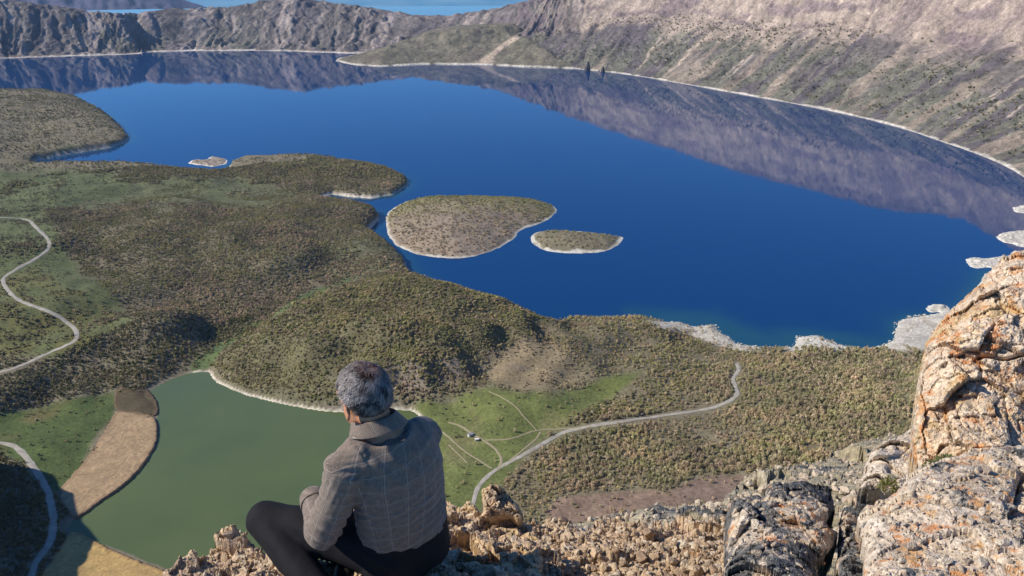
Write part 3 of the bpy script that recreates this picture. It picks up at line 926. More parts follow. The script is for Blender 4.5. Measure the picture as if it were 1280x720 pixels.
m_scrub = leaf_mat('grey_brown_scrub', [(0.0, (0.105, 0.094, 0.062)), (0.4, (0.130, 0.115, 0.080)), (0.75, (0.155, 0.138, 0.096)), (1.0, (0.120, 0.122, 0.066))])
m_olive = leaf_mat('olive_scrub', [(0.0, (0.108, 0.106, 0.046)), (0.5, (0.140, 0.134, 0.062)), (0.9, (0.165, 0.150, 0.078)), (1.0, (0.26, 0.235, 0.16))])
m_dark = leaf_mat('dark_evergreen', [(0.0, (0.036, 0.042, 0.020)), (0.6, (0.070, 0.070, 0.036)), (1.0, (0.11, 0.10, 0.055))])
m_pale = leaf_mat('pale_bare_twigs', [(0.0, (0.190, 0.176, 0.112)), (0.5, (0.250, 0.222, 0.158)), (1.0, (0.305, 0.270, 0.205))])
m_tan = leaf_mat('tan_scrub', [(0.0, (0.14, 0.115, 0.085)), (0.5, (0.185, 0.152, 0.112)), (1.0, (0.235, 0.195, 0.145))])
kinds = [
    [lump_mesh('scrub_tree', 10 + i, 46, 1.0, 1.9, False, m_scrub, 0.42) for i in range(3)],
    [lump_mesh('olive_tree', 20 + i, 46, 1.0, 1.7, False, m_olive, 0.42) for i in range(3)],
    [lump_mesh('dark_tree', 30 + i, 46, 0.95, 2.1, False, m_dark, 0.40) for i in range(3)],
    [lump_mesh('pale_tree', 40 + i, 110, 0.85, 2.4, True, m_pale, 0.3, False) for i in range(3)],
    [lump_mesh('tan_tree', 50 + i, 46, 1.0, 1.6, False, m_tan, 0.42) for i in range(3)],
]


def instancer(name, pts, scl, meshes, seed, label, kind='stuff', tiltmax=0.15, flat=None, rotall=False):
    """one object: geometry nodes put a small mesh on every point"""
    srcs = []
    for m in meshes:
        o = bpy.data.objects.new(m.name + '_source', m)
        srcs.append(o)
    me = bpy.data.meshes.new(name)
    me.vertices.add(len(pts)); me.vertices.foreach_set('co', np.asarray(pts, np.float32).ravel())
    a = me.attributes.new('scl', 'FLOAT', 'POINT'); a.data.foreach_set('value', np.asarray(scl, np.float32))
    me.materials.append(meshes[0].materials[0])
    o = link(name, me)
    ng = bpy.data.node_groups.new(name + '_nodes', 'GeometryNodeTree')
    ng.interface.new_socket('Geometry', in_out='INPUT', socket_type='NodeSocketGeometry')
    ng.interface.new_socket('Geometry', in_out='OUTPUT', socket_type='NodeSocketGeometry')
    N_ = ng.nodes; L_ = ng.links
    gi = N_.new('NodeGroupInput'); go = N_.new('NodeGroupOutput')
    ip = N_.new('GeometryNodeInstanceOnPoints')
    L_.new(gi.outputs[0], ip.inputs['Points'])
    jn = N_.new('GeometryNodeJoinGeometry')
    for s in reversed(srcs):
        oi = N_.new('GeometryNodeObjectInfo'); oi.inputs['Object'].default_value = s; oi.inputs['As Instance'].default_value = True
        L_.new(oi.outputs['Geometry'], jn.inputs[0])
    L_.new(jn.outputs[0], ip.inputs['Instance'])
    ip.inputs['Pick Instance'].default_value = True
    ri = N_.new('FunctionNodeRandomValue'); ri.data_type = 'INT'
    ri.inputs['Min'].default_value = 0 if False else 0
    for s_ in ri.inputs:
        if s_.name == 'Max' and s_.type == 'INT': s_.default_value = len(meshes) - 1
        if s_.name == 'Min' and s_.type == 'INT': s_.default_value = 0
        if s_.name == 'Seed': s_.default_value = seed
    L_.new([s_ for s_ in ri.outputs if s_.type == 'INT'][0], ip.inputs['Instance Index'])
    rr = N_.new('FunctionNodeRandomValue'); rr.data_type = 'FLOAT_VECTOR'
    vin = [s_ for s_ in rr.inputs if s_.type == 'VECTOR']
    t = 6.28 if rotall else tiltmax
    vin[0].default_value = (-t, -t, 0); vin[1].default_value = (t, t, 6.283)
    for s_ in rr.inputs:
        if s_.name == 'Seed': s_.default_value = seed + 1
    L_.new([s_ for s_ in rr.outputs if s_.type == 'VECTOR'][0], ip.inputs['Rotation'])
    na = N_.new('GeometryNodeInputNamedAttribute'); na.data_type = 'FLOAT'; na.inputs['Name'].default_value = 'scl'
    rs = N_.new('FunctionNodeRandomValue'); rs.data_type = 'FLOAT_VECTOR'
    vin = [s_ for s_ in rs.inputs if s_.type == 'VECTOR']
    vin[0].default_value = (0.8, 0.8, 0.75) if not rotall else (0.6, 0.6, 0.5); vin[1].default_value = (1.2, 1.2, 1.25)
    for s_ in rs.inputs:
        if s_.name == 'Seed': s_.default_value = seed + 2
    vm = N_.new('ShaderNodeVectorMath'); vm.operation = 'SCALE'
    L_.new([s_ for s_ in rs.outputs if s_.type == 'VECTOR'][0], vm.inputs[0])
    L_.new([s_ for s_ in na.outputs if s_.enabled][0], vm.inputs['Scale'])
    L_.new(vm.outputs[0], ip.inputs['Scale'])
    L_.new(ip.outputs[0], go.inputs[0])
    md = o.modifiers.new('scatter', 'NODES'); md.node_group = ng
    tag(o, label, kind=kind)
    return o


REED1 = [(186, 518), (196, 530), (193, 558), (164, 597), (128, 624), (97, 645), (84, 641), (74, 614), (108, 574), (140, 524), (150, 516)]
REED2 = [(40, 760), (60, 712), (76, 682), (92, 664), (130, 681), (180, 703), (214, 717), (260, 760)]
REED3 = [(146, 492), (180, 486), (194, 498), (198, 512), (190, 520), (148, 516)]
NC = 600000
ca = np.radians(rng.uniform(-36, 34, NC)); cd = np.sqrt(rng.uniform(600 ** 2, 2500 ** 2, NC))
NF = 80000
ca = np.r_[ca, np.radians(rng.uniform(-36, 4, NF))]; cd = np.r_[cd, np.sqrt(rng.uniform(2500 ** 2, 4700 ** 2, NF))]
cx_, cy_ = cd * np.sin(ca), cd * np.cos(ca)
cz_ = ground(cx_, cy_)
ok = cz_ > 2.4
cx_, cy_, cz_, cd = cx_[ok], cy_[ok], cz_[ok], cd[ok]
cu_, cv_ = to_px(cx_, cy_, cz_)
dls = sdf(LAKE, cx_, cy_); dps = sdf(POND, cx_, cy_)
A_ = lambda poly, soft=9: area(poly, soft, 14, cu_, cv_, cx_, cy_)
nn1 = fbm(cx_ / 60, cy_ / 60, 4, 301); nn3 = fbm(cx_ / 260, cy_ / 260, 3, 303); nn4 = fbm(cx_ / 110, cy_ / 110, 4, 305)
dens = 0.86 + 0.85 * nn1 + 0.35 * fbm(cx_ / 18, cy_ / 18, 3, 321)
dens -= 0.40 * sstep(0.05, 0.45, nn3 + 0.35 * nn1) * (cu_ < 500)
for pl, k in ((GRASS_BRIGHT, 1.2), (GRASS_LEFT, 0.85), (GRASS_DARK, 1.3), (GULLY, 0.9), (BROWN, 1.4), (BROWN2, 1.0), (BEACH, 1.5), (BEACH2, 1.1), (BEACH3, 1.5), (REED1, 1.5), (REED2, 1.5), (REED3, 1.3), (SAND, 0.75), (GRASS_MID, 0.55)):
    dens -= k * A_(pl)
FR_SHORE = [(700, 395), (1200, 395), (1200, 470), (930, 450), (760, 450), (700, 420)]
dens -= 0.25 * A_(FR_SHORE)
dens = np.where((dls < 8) | ((dps < 9)), 0, dens)
rd = np.full(cu_.shape, 1e9)
for s_, w_ in road_px:
    k_ = 1.0 if w_ > 5 else 0.7
    rd = np.minimum(rd, np.hypot(1, 0) * linedist(s_, cu_, cv_) / k_ * (cd / 1000.0))
dens = np.where(rd < 5.0, 0, dens)
inframe = (cu_ > -60) & (cu_ < 1340) & (cv_ < 790)
steepz = np.abs(ground(cx_ * 1.012, cy_ * 1.012) - cz_) / (0.012 * cd) > 0.75
sel = (rng.uniform(0, 1, len(dens)) < dens) & inframe & ~(steepz & (cd < 700))
# sparser single shrubs on the grass
lone = (rng.uniform(0, 1, len(dens)) < 0.03) & inframe & (dls > 10) & (dps > 12) & (rd > 6) & (A_(REED1) + A_(REED2) + A_(REED3) + A_(BEACH) < 0.1)
sel = sel | lone
cx_, cy_, cz_, cd, cu_, cv_, nn1, nn4 = [a[sel] for a in (cx_, cy_, cz_, cd, cu_, cv_, nn1, nn4)]
n = len(cx_)
rr_ = rng.uniform(0, 1, n)
A_ = lambda poly, soft=4: area(poly, soft, 6, cu_, cv_, cx_, cy_)
kd = np.zeros(n, int)
hillm = A_(FOREST_GREEN) > 0.5
kd[hillm] = np.where(rr_[hillm] < 0.62, 1, np.where(rr_[hillm] < 0.86, 4, 0))
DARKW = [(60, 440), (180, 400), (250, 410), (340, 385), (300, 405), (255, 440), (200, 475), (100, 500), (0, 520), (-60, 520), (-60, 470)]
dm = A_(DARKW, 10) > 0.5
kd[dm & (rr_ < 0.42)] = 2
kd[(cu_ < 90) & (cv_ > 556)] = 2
right = (cu_ > 560) & (~hillm) & (cv_ > 395)
GREENR = [(640, 560), (760, 520), (860, 500), (900, 430), (800, 400), (700, 410), (740, 480), (660, 540)]
gr = A_(GREENR, 10) > 0.5
kd[right] = np.where(rr_[right] < 0.70, 3, np.where(rr_[right] < 0.85, 1, 4))
kd[right & gr & (rr_ < 0.45)] = 1
far_m = cd > 2300
kd[far_m] = np.where(rr_[far_m] < 0.7, 0, 1)
sandm = A_(SAND, 6) > 0.5
kd[sandm] = 4
lf = (~hillm) & (~right) & (cd < 2300) & (~dm) & (cu_ > 90)
kd[lf & (nn4 > 0.15) & (rr_ < 0.6)] = 4
kd[lf & (nn4 < 0.0) & (rr_ < 0.55)] = 1
kd[(rng.uniform(0, 1, n) < 0.05)] = 2
sc = 0.78 + 1.25 * rng.uniform(0, 1, n) ** 2.0
sc = sc * (1 + 0.45 * nn4)
sc = sc * np.where(cd > 2300, 1.45, 1.0) * np.where(kd == 3, 1.05, 1.0) * np.where(kd == 2, 1.1, 1.0)
print('trees', n, np.bincount(kd))

# the nearest three hundred stand as trees of their own
vis = (cu_ > 0) & (cu_ < 1140) & (cv_ < 650) & ((cu_ < 370) | (cu_ > 560)) & (cv_ < 625 + 0 * cu_)
rank = np.where(vis, sc / cd, 0)
near = np.argsort(-rank)[:300]
names = {0: ('scrub_tree', 'small grey brown tree in the woodland below'), 1: ('olive_tree', 'small olive green tree in the woodland below'),
         2: ('dark_tree', 'small dark evergreen tree in the woodland below'), 3: ('bare_tree', 'pale bare tree in the grove below the ledge'),
         4: ('tan_tree', 'small tan twiggy tree in the woodland below')}
for i in near:
    nm, lab = names[int(kd[i])]
    o = bpy.data.objects.new(nm, kinds[int(kd[i])][i % 3])
    COL.objects.link(o)
    o.location = (cx_[i], cy_[i], cz_[i] - 0.3)
    s_ = sc[i]
    o.scale = (s_, s_, s_ * 1.05); o.rotation_euler = (0, 0, rng.uniform(0, 6.28))
    u_, v_ = cu_[i], cv_[i]
    if u_ < 260: where = 'in the shaded hollow at the lower left' if v_ > 540 else 'on the low ground left of the pond'
    elif v_ > 585 and u_ > 650: where = 'at the edge of the brown bare clearing'
    elif u_ < 660: where = 'beside the meadow and its dirt tracks'
    elif v_ < 545: where = 'close to the pale road in the grove'
    elif u_ > 880: where = 'on the flat above the pale crag'
    else: where = 'between the pale road and brown clearing'
    tag(o, lab.split(' in the ')[0] + ' ' + where, 'tree', nm.replace('_', ' ') + 's ' + where)
mask = np.ones(n, bool); mask[near] = False
for arr in scatter:
    X_, Y_, Z_, K_, S_ = arr
    cx_ = np.r_[cx_, X_]; cy_ = np.r_[cy_, Y_]; cz_ = np.r_[cz_, Z_ + 0.2]; sc = np.r_[sc, S_ * 1.7]
    r_ = rng.uniform(0, 1, len(X_)); yy = (Y_ - Y_.min()) / (np.ptp(Y_) + 1)
    kd = np.r_[kd, np.where(yy + 0.3 * (r_ - 0.5) > 0.62, 1, 4)]; mask = np.r_[mask, np.ones(len(X_), bool)]
lab = ['grey brown scrub woodland covering the plateau', 'olive green scrub over the rounded hill', 'dark evergreen trees scattered through the woodland', 'pale leafless woodland on the flat by the road', 'tan twiggy scrub on hill and islands']
nam = ['scrub_woodland', 'olive_woodland', 'evergreen_woodland', 'bare_woodland', 'tan_scrub']
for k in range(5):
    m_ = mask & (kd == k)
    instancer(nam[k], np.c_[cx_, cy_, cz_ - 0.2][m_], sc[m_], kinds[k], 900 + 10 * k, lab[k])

# bushes dotted over the right crater wall, white rocks strewn along the near beaches
wi = rng.integers(12, 150, 26000); wj = rng.integers(0, nt, 26000)
okw = (PU[wi, wj] > 560) & (PU[wi, wj] < 1330) & (S[wi, wj] < 0.62) & (rng.uniform(0, 1, 26000) < 0.35 + 0.9 * q1[wi, wj] - 0.5 * q2[wi, wj])
wi, wj = wi[okw], wj[okw]
fr_ = rng.uniform(0, 1, (len(wi), 1)); fr2 = rng.uniform(0, 1, (len(wi), 1))
wp = np.stack([wx, wy, Z], -1)
jn_ = np.clip(wj + 1, 0, nt - 1)
pw = (wp[wi, wj] * (1 - fr_) + wp[wi, jn_] * fr_) * (1 - fr2) + (wp[wi + 1, wj] * (1 - fr_) + wp[wi + 1, jn_] * fr_) * fr2
instancer('slope_scrub', pw - [0, 0, 0.5], rng.uniform(2.0, 4.6, len(pw)), kinds[0] + kinds[2], 990, 'dark bushes dotted over the right crater wall')
m_wr = NT('white_shore_rock')
m_wr.color(m_wr.ramp(obj_random(m_wr), [(0.0, (0.36, 0.33, 0.28)), (0.5, (0.58, 0.55, 0.48)), (1.0, (0.70, 0.67, 0.60))]))
import bmesh as _bm
def pebble_mesh(seed):
    b_ = _bm.new(); _bm.ops.create_icosphere(b_, subdivisions=1, radius=1.0); r = np.random.default_rng(seed)
    for v in b_.verts: v.co = Vector(np.array(v.co[:]) * r.uniform(0.6, 1.1) * [1, 0.8, 0.55])
    me = bpy.data.meshes.new('shore_rock'); b_.to_mesh(me); b_.free(); me.materials.append(m_wr.mat); return me
bu = rng.uniform(795, 1250, 60000); bv = rng.uniform(378, 445, 60000)
bp = at_z(bu, bv, 0.6)
bd = sdf(LAKE, bp[:, 0], bp[:, 1]); bz = ground(bp[:, 0], bp[:, 1])
pb = np.where((bd > -3) & (bd < 4), 0.16, np.where((bd > 0) & (bd < 30) & (area(BEACH, 3, 4, bu, bv, bp[:, 0], bp[:, 1]) + area(BEACH2, 3, 4, bu, bv, bp[:, 0], bp[:, 1]) + area(BEACH3, 3, 4, bu, bv, bp[:, 0], bp[:, 1]) > 0.5), 0.05, 0))
okb = rng.uniform(0, 1, 60000) < pb
instancer('shore_rocks', np.c_[bp[okb, 0], bp[okb, 1], np.maximum(bz[okb], 0) + 0.1], 0.5 + 2.3 * rng.uniform(0, 1, okb.sum()) ** 3, [pebble_mesh(i) for i in range(3)], 997, 'white rocks strewn along the near beaches', rotall=False)

# ------------------------------------------------------------------ reed beds
def reed_bed(name, px, hgt, c_in, seed, label):
    poly = at_z(*np.array(smooth_line(px, 4, True)).T, 2.0 + hgt)[:, :2]
    x0, y0 = poly.min(0) - 4; x1, y1 = poly.max(0) + 4
    X, Y = np.meshgrid(np.arange(x0, x1, 1.3), np.arange(y0, y1, 1.3))
    d = -sdf(poly, X, Y) + 1.2 * fbm(X / 7, Y / 7, 3, seed)
    gz = np.maximum(ground(X, Y), 1.7)
    top = np.maximum(gz + 0.35, 2.0 + hgt + 0.55 * fbm(X / 3.0, Y / 3.0, 3, seed + 1) + 0.5 * fbm(X / 20, Y / 20, 2, seed + 4))
    Zr = np.where(d > 0, top, 1.0)
    q = fbm(X / 10, Y / 10, 4, seed + 2)
    edge = sstep(6, 1, d)  # rim shade worked into the reed colour as darker brown
    cc = C3(*c_in) * (1 + 0.22 * q + 0.2 * fbm(X / 2.2, Y / 2.2, 2, seed + 3))[..., None]
    cc = cc * (1 - 0.45 * edge[..., None]) + C3(0.16, 0.09, 0.06) * 0.45 * edge[..., None]
    v, f, c2 = compact(np.stack([X, Y, Zr], -1).reshape(-1, 3), grid_faces(X.shape[0], X.shape[1], d > -2.0), np.clip(cc, 0.01, 1).reshape(-1, 3))
    o = link(name, new_mesh(name, v, f, m_reed.mat, True, c2))
    tag(o, label, kind='stuff')
m_reed = NT('dry_reeds')
m_reed.color(m_reed.mix(1.0, m_reed.attr('Col'), m_reed.ramp(m_reed.noise(0.5, 4, 0.6, stretch=(1, 0.5, 0.3)), [(0.3, 0.78), (0.7, 1.2)]), 'MULTIPLY'))
m_reed.bump(m_reed.noise(1.2, 3), 0.5, 0.8)
reed_bed('reed_bed', REED1, 2.4, (0.36, 0.255, 0.150), 801, 'tan reed bed along the left bank of the pond')
reed_bed('reed_bed', REED2, 2.6, (0.44, 0.30, 0.120), 811, 'yellow reed bed at the near left end of the pond')
reed_bed('reed_bed', REED3, 1.6, (0.100, 0.078, 0.042), 821, 'dark brown marsh plants at the pond inlet')

# ------------------------------------------------------------------ small built and rocky things far below
def boxes(name, lst, mat, parent=None):
    V = []; Fc = []
    for (x, y, z, sx, sy, sz) in lst:
        b = len(V)
        for dz in (0, 1):
            for dy in (-.5, .5):
                for dx in (-.5, .5):
                    V.append((x + dx * sx, y + dy * sy, z + dz * sz))
        Fc += [(b, b + 2, b + 3, b + 1), (b + 4, b + 5, b + 7, b + 6), (b, b + 1, b + 5, b + 4), (b + 2, b + 6, b + 7, b + 3), (b, b + 4, b + 6, b + 2), (b + 1, b + 3, b + 7, b + 5)]
    me = bpy.data.meshes.new(name); me.from_pydata(V, [], Fc); me.materials.append(mat)
    return link(name, me, parent)


def flatmat(name, c, rough=0.8):
    m = NT(name); m.color(m.mix(1.0, c, m.ramp(m.noise(1.5, 3), [(0.3, 0.85), (0.7, 1.15)]), 'MULTIPLY')); m.bsdf.inputs['Roughness'].default_value = rough
    return m.mat
mw = flatmat('whitewash', (0.62, 0.62, 0.64)); mr = flatmat('grey_sheet_roof', (0.30, 0.31, 0.36)); md_ = flatmat('dark_wood', (0.05, 0.045, 0.05)); mg = flatmat('window_glass', (0.03, 0.04, 0.05), 0.2)
def hut(px, size, rz, roofm, label, name='hut'):
    p = px_ground(np.array([px[0]]), np.array([px[1]]))[0]
    root = bpy.data.objects.new(name, None); COL.objects.link(root); root.location = (p[0], p[1], p[2] + 0.1); root.rotation_euler = (0, 0, rz)
    tag(root, label, 'hut')
    L, W, Hh = size
    boxes('wall', [(0, 0, -0.3, L, W, Hh + 0.3)], mw, root)
    me = bpy.data.meshes.new('roof')
    l, w = L / 2 + 0.35, W / 2 + 0.35
    V = [(-l, -w, Hh), (l, -w, Hh), (l, w, Hh), (-l, w, Hh), (-l, 0, Hh + W * 0.3), (l, 0, Hh + W * 0.3)]
    V2 = [(a, b_, c_ + 0.15) for a, b_, c_ in V]
    me.from_pydata(V2 + [(a, b_, c_ - 0.02) for a, b_, c_ in V[:4]], [], [(0, 1, 5, 4), (2, 3, 4, 5), (0, 4, 3), (1, 2, 5), (6, 9, 8, 7), (0, 6, 7, 1), (1, 7, 8, 2), (2, 8, 9, 3), (3, 9, 6, 0)])
    me.materials.append(roofm); link('roof', me, root)
    boxes('door', [(L * 0.2, -W / 2 - 0.03, 0.0, 0.9, 0.1, 1.9)], md_, root)
    boxes('window', [(-L * 0.2, -W / 2 - 0.03, 0.9, 1.0, 0.1, 0.8)], mg, root)
hut((588, 545), (6.0, 4.0, 2.5), 0.6, mr, 'small grey roofed hut where the meadow tracks meet')
hut((596, 551), (4.2, 3.0, 2.2), 0.2, flatmat('white_sheet_roof', (0.75, 0.75, 0.77)), 'small white roofed hut nearest the track fork')

m_spire = NT('dark_spire_rock')
m_spire.color(m_spire.ramp(m_spire.noise(0.15, 5), [(0.3, (0.035, 0.035, 0.045)), (0.7, (0.09, 0.08, 0.09))]))


def spire(name, px, hpx, wpx, label, seed):
    p = at_z(px[0], px[1], 0.0); D_ = np.hypot(p[0], p[1]); m = D_ / F * 1.06
    hh = hpx * m * 1.0; r0 = wpx * m / 2
    nr, nc = 26, 26
    s, a = np.meshgrid(np.linspace(0, 1, nr), np.linspace(0, 2 * np.pi, nc, endpoint=True), indexing='ij')
    rad = r0 * (1 - s ** 1.6 * 0.85) * (1 + 0.35 * fbm3(np.cos(a) * 1.7, np.sin(a) * 1.7, s * 5, 3, seed))
    rad = np.where(s > 0.999, 0.2, rad)
    X = p[0] + rad * np.cos(a) + s * r0 * 0.3; Y = p[1] + rad * np.sin(a); Zz = -3 + (hh + 3) * s
    X[:, -1] = X[:, 0]; Y[:, -1] = Y[:, 0]
    o = link(name, new_mesh(name, np.stack([X, Y, Zz], -1).reshape(-1, 3), grid_faces(nr, nc), m_spire.mat, False))
    tag(o, label, 'rock')
spire('rock_spire', (734, 89), 11, 7, 'taller dark rock spire standing at the far shore', 1)
spire('rock_spire', (753, 90.5), 7, 5, 'shorter dark rock spire right of the tall one at the far shore', 2)

# ------------------------------------------------------------------ rock around the viewpoint
def rock_mat(name, base, lich=0.0, black=0.0, yellow=0.0, scale=1.0, pale=0.3):
    m = NT(name)
    n1 = m.noise(3.0 * scale, 6, 0.7); n2 = m.noise(14 * scale, 5, 0.7); n3 = m.noise(48 * scale, 4, 0.65)
    c = m.ramp(n1, [(0.30, base[0]), (0.50, base[1]), (0.70, base[2])])
    c = m.mix(m.ramp(n2, [(0.45, 0.0), (0.62, pale * 2)]), c, base[3])
    c = m.mix(m.ramp(m.noise(22 * scale, 4, 0.6, 0.5), [(0.56, 0.0), (0.64, 0.55)]), c, (0.13, 0.105, 0.09))
    if yellow:
        k = m.math('MULTIPLY', m.ramp(m.noise(5.0 * scale, 5, 0.65, 0.6), [(0.50, 0.0), (0.60, 1.0)]), yellow)
        c = m.mix(k, c, (0.50, 0.33, 0.10))
    if lich:
        k = m.ramp(m.noise(9.5 * scale, 6, 0.68, 0.3, vec=None, stretch=(1, 1.3, 1)), [(0.60 - 0.07 * lich, 0.0), (0.64 - 0.05 * lich, 0.9)])
        k2 = m.ramp(m.noise(30 * scale, 3, 0.6), [(0.36, 0.25), (0.5, 1.0)])
        c = m.mix(m.math('MULTIPLY', k, k2), c, m.ramp(m.noise(11 * scale, 3), [(0.4, (0.52, 0.215, 0.075)), (0.65, (0.54, 0.32, 0.14))]))
    if black:
        k = m.ramp(m.noise(3.6 * scale, 5, 0.65, 0.4, stretch=(1.2, 0.8, 0.8)), [(0.60 - 0.14 * black, 0.0), (0.64 - 0.14 * black, 0.92)])
        c = m.mix(k, c, m.ramp(n3, [(0.35, (0.030, 0.036, 0.042)), (0.7, (0.14, 0.15, 0.16))]))
    c = m.mix(1.0, c, m.ramp(n3, [(0.3, 0.62), (0.7, 1.3)]), 'MULTIPLY')
    m.color(c)
    h = m.math('ADD', m.math('MULTIPLY', n2, 0.8), m.math('MULTIPLY', n3, 0.45))
    m.bump(h, 0.8, 0.03 / scale)
    return m.mat


PEACH = [(0.33, 0.235, 0.16), (0.50, 0.36, 0.235), (0.58, 0.43, 0.28), (0.60, 0.51, 0.39)]
GREYT = [(0.42, 0.34, 0.265), (0.56, 0.46, 0.355), (0.62, 0.515, 0.40), (0.66, 0.58, 0.48)]
CREAM = [(0.46, 0.345, 0.245), (0.60, 0.465, 0.335), (0.66, 0.53, 0.39), (0.68, 0.60, 0.49)]
SLOPE = [(0.24, 0.205, 0.13), (0.32, 0.275, 0.18), (0.36, 0.31, 0.22), (0.38, 0.34, 0.26)]
rm_ledge = rock_mat('ledge_rock', PEACH, 0.0, 0.0, 0.35, 1.0)
rm_scree = rock_mat('scree_rock', PEACH, 0.1, 0.1, 0.1, 1.0)
rm_dark = rock_mat('black_lichen_rock', GREYT, 0.75, 1.05, 0.15, 1.0)
rm_grav = rock_mat('grey_pitted_rock', GREYT, 0.9, 0.15, 0.15, 1.0, 0.4)
rm_big = rock_mat('orange_lichen_rock', CREAM, 1.0, 0.0, 0.45, 0.75, 0.3)
rm_slope = rock_mat('pale_grassy_slope', SLOPE, 0.0, 0.1, 0.0, 0.12)
rm_crag = rock_mat('grey_crag', GREYT, 0.0, 0.2, 0.1, 0.18)


def plane(z0, sx, sy):
    """depth of a tilted plane z = CAM_H + z0 + sx*x + sy*y seen through (u, v)"""
    def fn(u, v):
        r = ray(u, v)
        t = z0 / (r[..., 2] - sx * r[..., 0] - sy * r[..., 1])
        return t * F
    return fn


def rock(name, px, depth, thick, back, step, R, amps, mat, label=None, cat=None, kind=None, seed=0, jit=2.0, carve=None, upmix=0.5, jsc=9.0):
    P = np.array(px, float)
    u0, v0 = P.min(0) - 6; u1, v1 = P.max(0) + 6
    uu, vv = np.meshgrid(np.arange(u0, u1, step), np.arange(v0, v1, step))
    d = -sdf(P, uu, vv) + jit * fbm(uu / jsc, vv / jsc, 4, seed)
    # pull outside points onto the outline so that the edge is not stair-stepped
    gy, gx = np.gradient(d, step)
    g = np.hypot(gx, gy) + 1e-6
    near = (d < 0) & (d > -step * 1.8)
    uu = np.where(near, uu - gx / g * d, uu); vv = np.where(near, vv - gy / g * d, vv)
    keep = d > -step * 1.5
    dd_ = np.maximum(d, 0)
    prof = np.sqrt(1 - (1 - np.clip(dd_ / R, 0, 1)) ** 2)
    base = depth(uu, vv)
    B = at_depth(uu, vv, base)
    vd = ray(uu, vv); vd /= np.linalg.norm(vd, axis=-1, keepdims=True)
    Fp = B - vd * (thick * prof)[..., None]
    n_ = -vd * (1 - upmix) + np.array([0, 0, upmix]); n_ /= np.linalg.norm(n_, axis=-1, keepdims=True)
    disp = 0
    for k, (size, amp) in enumerate(amps):
        w = 0.14 * size
        qx = Fp[..., 0] + w * fbm3(Fp[..., 0] / size, Fp[..., 1] / size, Fp[..., 2] / size, 2, seed + 40 + k)
        qz = Fp[..., 2] + w * fbm3(Fp[..., 0] / size + 9, Fp[..., 1] / size, Fp[..., 2] / size, 2, seed + 60 + k)
        val, crack = blocks(qx / size, Fp[..., 1] / size, qz / size, seed + 10 * k, 1.7)
        disp = disp + amp * val - amp * 0.35 * sstep(0.08, 0.0, crack)
    fine = amps[-1][0] * 0.5
    disp = disp + amps[-1][1] * 0.5 * fbm3(Fp[..., 0] / fine, Fp[..., 1] / fine, Fp[..., 2] / fine, 3, seed + 80)
    if carve is not None: disp = disp + carve(uu, vv)
    Fp = Fp + n_ * (disp * np.clip(prof * 1.3, 0.5, 1))[..., None]
    Bk = B + vd * (back * prof)[..., None] + np.array([0, 0, -0.6 * back]) * prof[..., None]
    nr, nc = uu.shape
    f1 = grid_faces(nr, nc, keep)
    edge = d <= 0                                       # share the rim between front and back
    V = np.concatenate([Fp.reshape(-1, 3), Bk.reshape(-1, 3)])
    f2 = f1[:, ::-1] + nr * nc
    er = edge.reshape(-1)
    mp = np.arange(2 * nr * nc); mp[nr * nc:][er] = np.arange(nr * nc)[er]
    f2 = mp[f2]
    allf = np.concatenate([f1[:, ::-1], f2[:, ::-1][:, ::-1]])
    v, f = compact(V, allf)
    o = link(name, new_mesh(name, v, f, mat, False))
    tag(o, label, cat, kind=kind)
    m1 = keep & (d > R * 0.1)
    return o, Fp[m1], uu[m1], vv[m1]


rocks_pts = {}
LEDGE = [(60, 1000), (150, 800), (190, 740), (212, 716), (225, 702), (242, 692), (250, 700), (262, 690), (272, 674), (286, 665), (294, 664), (303, 674), (330, 698), (420, 700), (520, 694), (548, 702), (600, 700), (618, 704), (634, 717), (646, 742), (680, 800), (700, 1000)]
LOWER = [(470, 800), (480, 640), (545, 637), (560, 632), (592, 630), (603, 640), (628, 648), (655, 655), (672, 668), (692, 690), (712, 740), (730, 800)]
_, P1, pu, pv1 = rock('rocky_ledge', LEDGE, plane(-2.16, 0, 0.0), 0.02, 0.5, 1.35, 16, [(0.22, 0.035), (0.07, 0.015), (0.026, 0.006)], rm_ledge, 'broken peach coloured rock ledge the man sits on', kind='structure', seed=5, jit=5, upmix=0.8)
_, P1b, pub, pv1b = rock('rocky_ledge', LOWER, plane(-1.687, 0, -0.236), 0.03, 0.6, 1.35, 14, [(0.30, 0.050), (0.10, 0.024), (0.035, 0.009)], rm_ledge, 'lower shelf of peach rock right of the seated man', kind='structure', seed=15, jit=5, upmix=0.7)
rocks_pts['ledge'] = (np.vstack([P1, P1b]), np.r_[pu, pub], np.r_[pv1, pv1b])
SCREE = [(610, 660), (640, 660), (672, 656), (700, 653), (715, 657), (730, 661), (748, 651), (775, 646), (790, 653), (830, 651), (850, 645), (870, 652), (905, 650), (940, 650), (980, 800), (560, 800), (590, 700)]
_, P2, pu, pv1 = rock('scree_slope', SCREE, plane(-1.17, 0, -0.517), 0.05, 0.9, 1.35, 12, [(0.45, 0.07), (0.13, 0.020), (0.045, 0.009)], rm_scree, 'peach coloured slope of broken stones below the ledge', kind='structure', seed=25, jit=5, upmix=0.8)
rocks_pts['scree'] = (P2, pu, pv1)
BLD = [(603, 613), (612, 606), (624, 607), (638, 620), (650, 636), (656, 650), (648, 657), (636, 648), (624, 648), (614, 652), (602, 646), (604, 630)]
rock('boulder', BLD, lambda u, v: 4.12 + 0 * u, 0.07, 0.22, 0.6, 9, [(0.10, 0.022), (0.035, 0.010), (0.015, 0.004)], rm_ledge, 'pointed peach boulder standing up behind the seated man', 'rock', seed=45, jit=2.0, upmix=0.3)
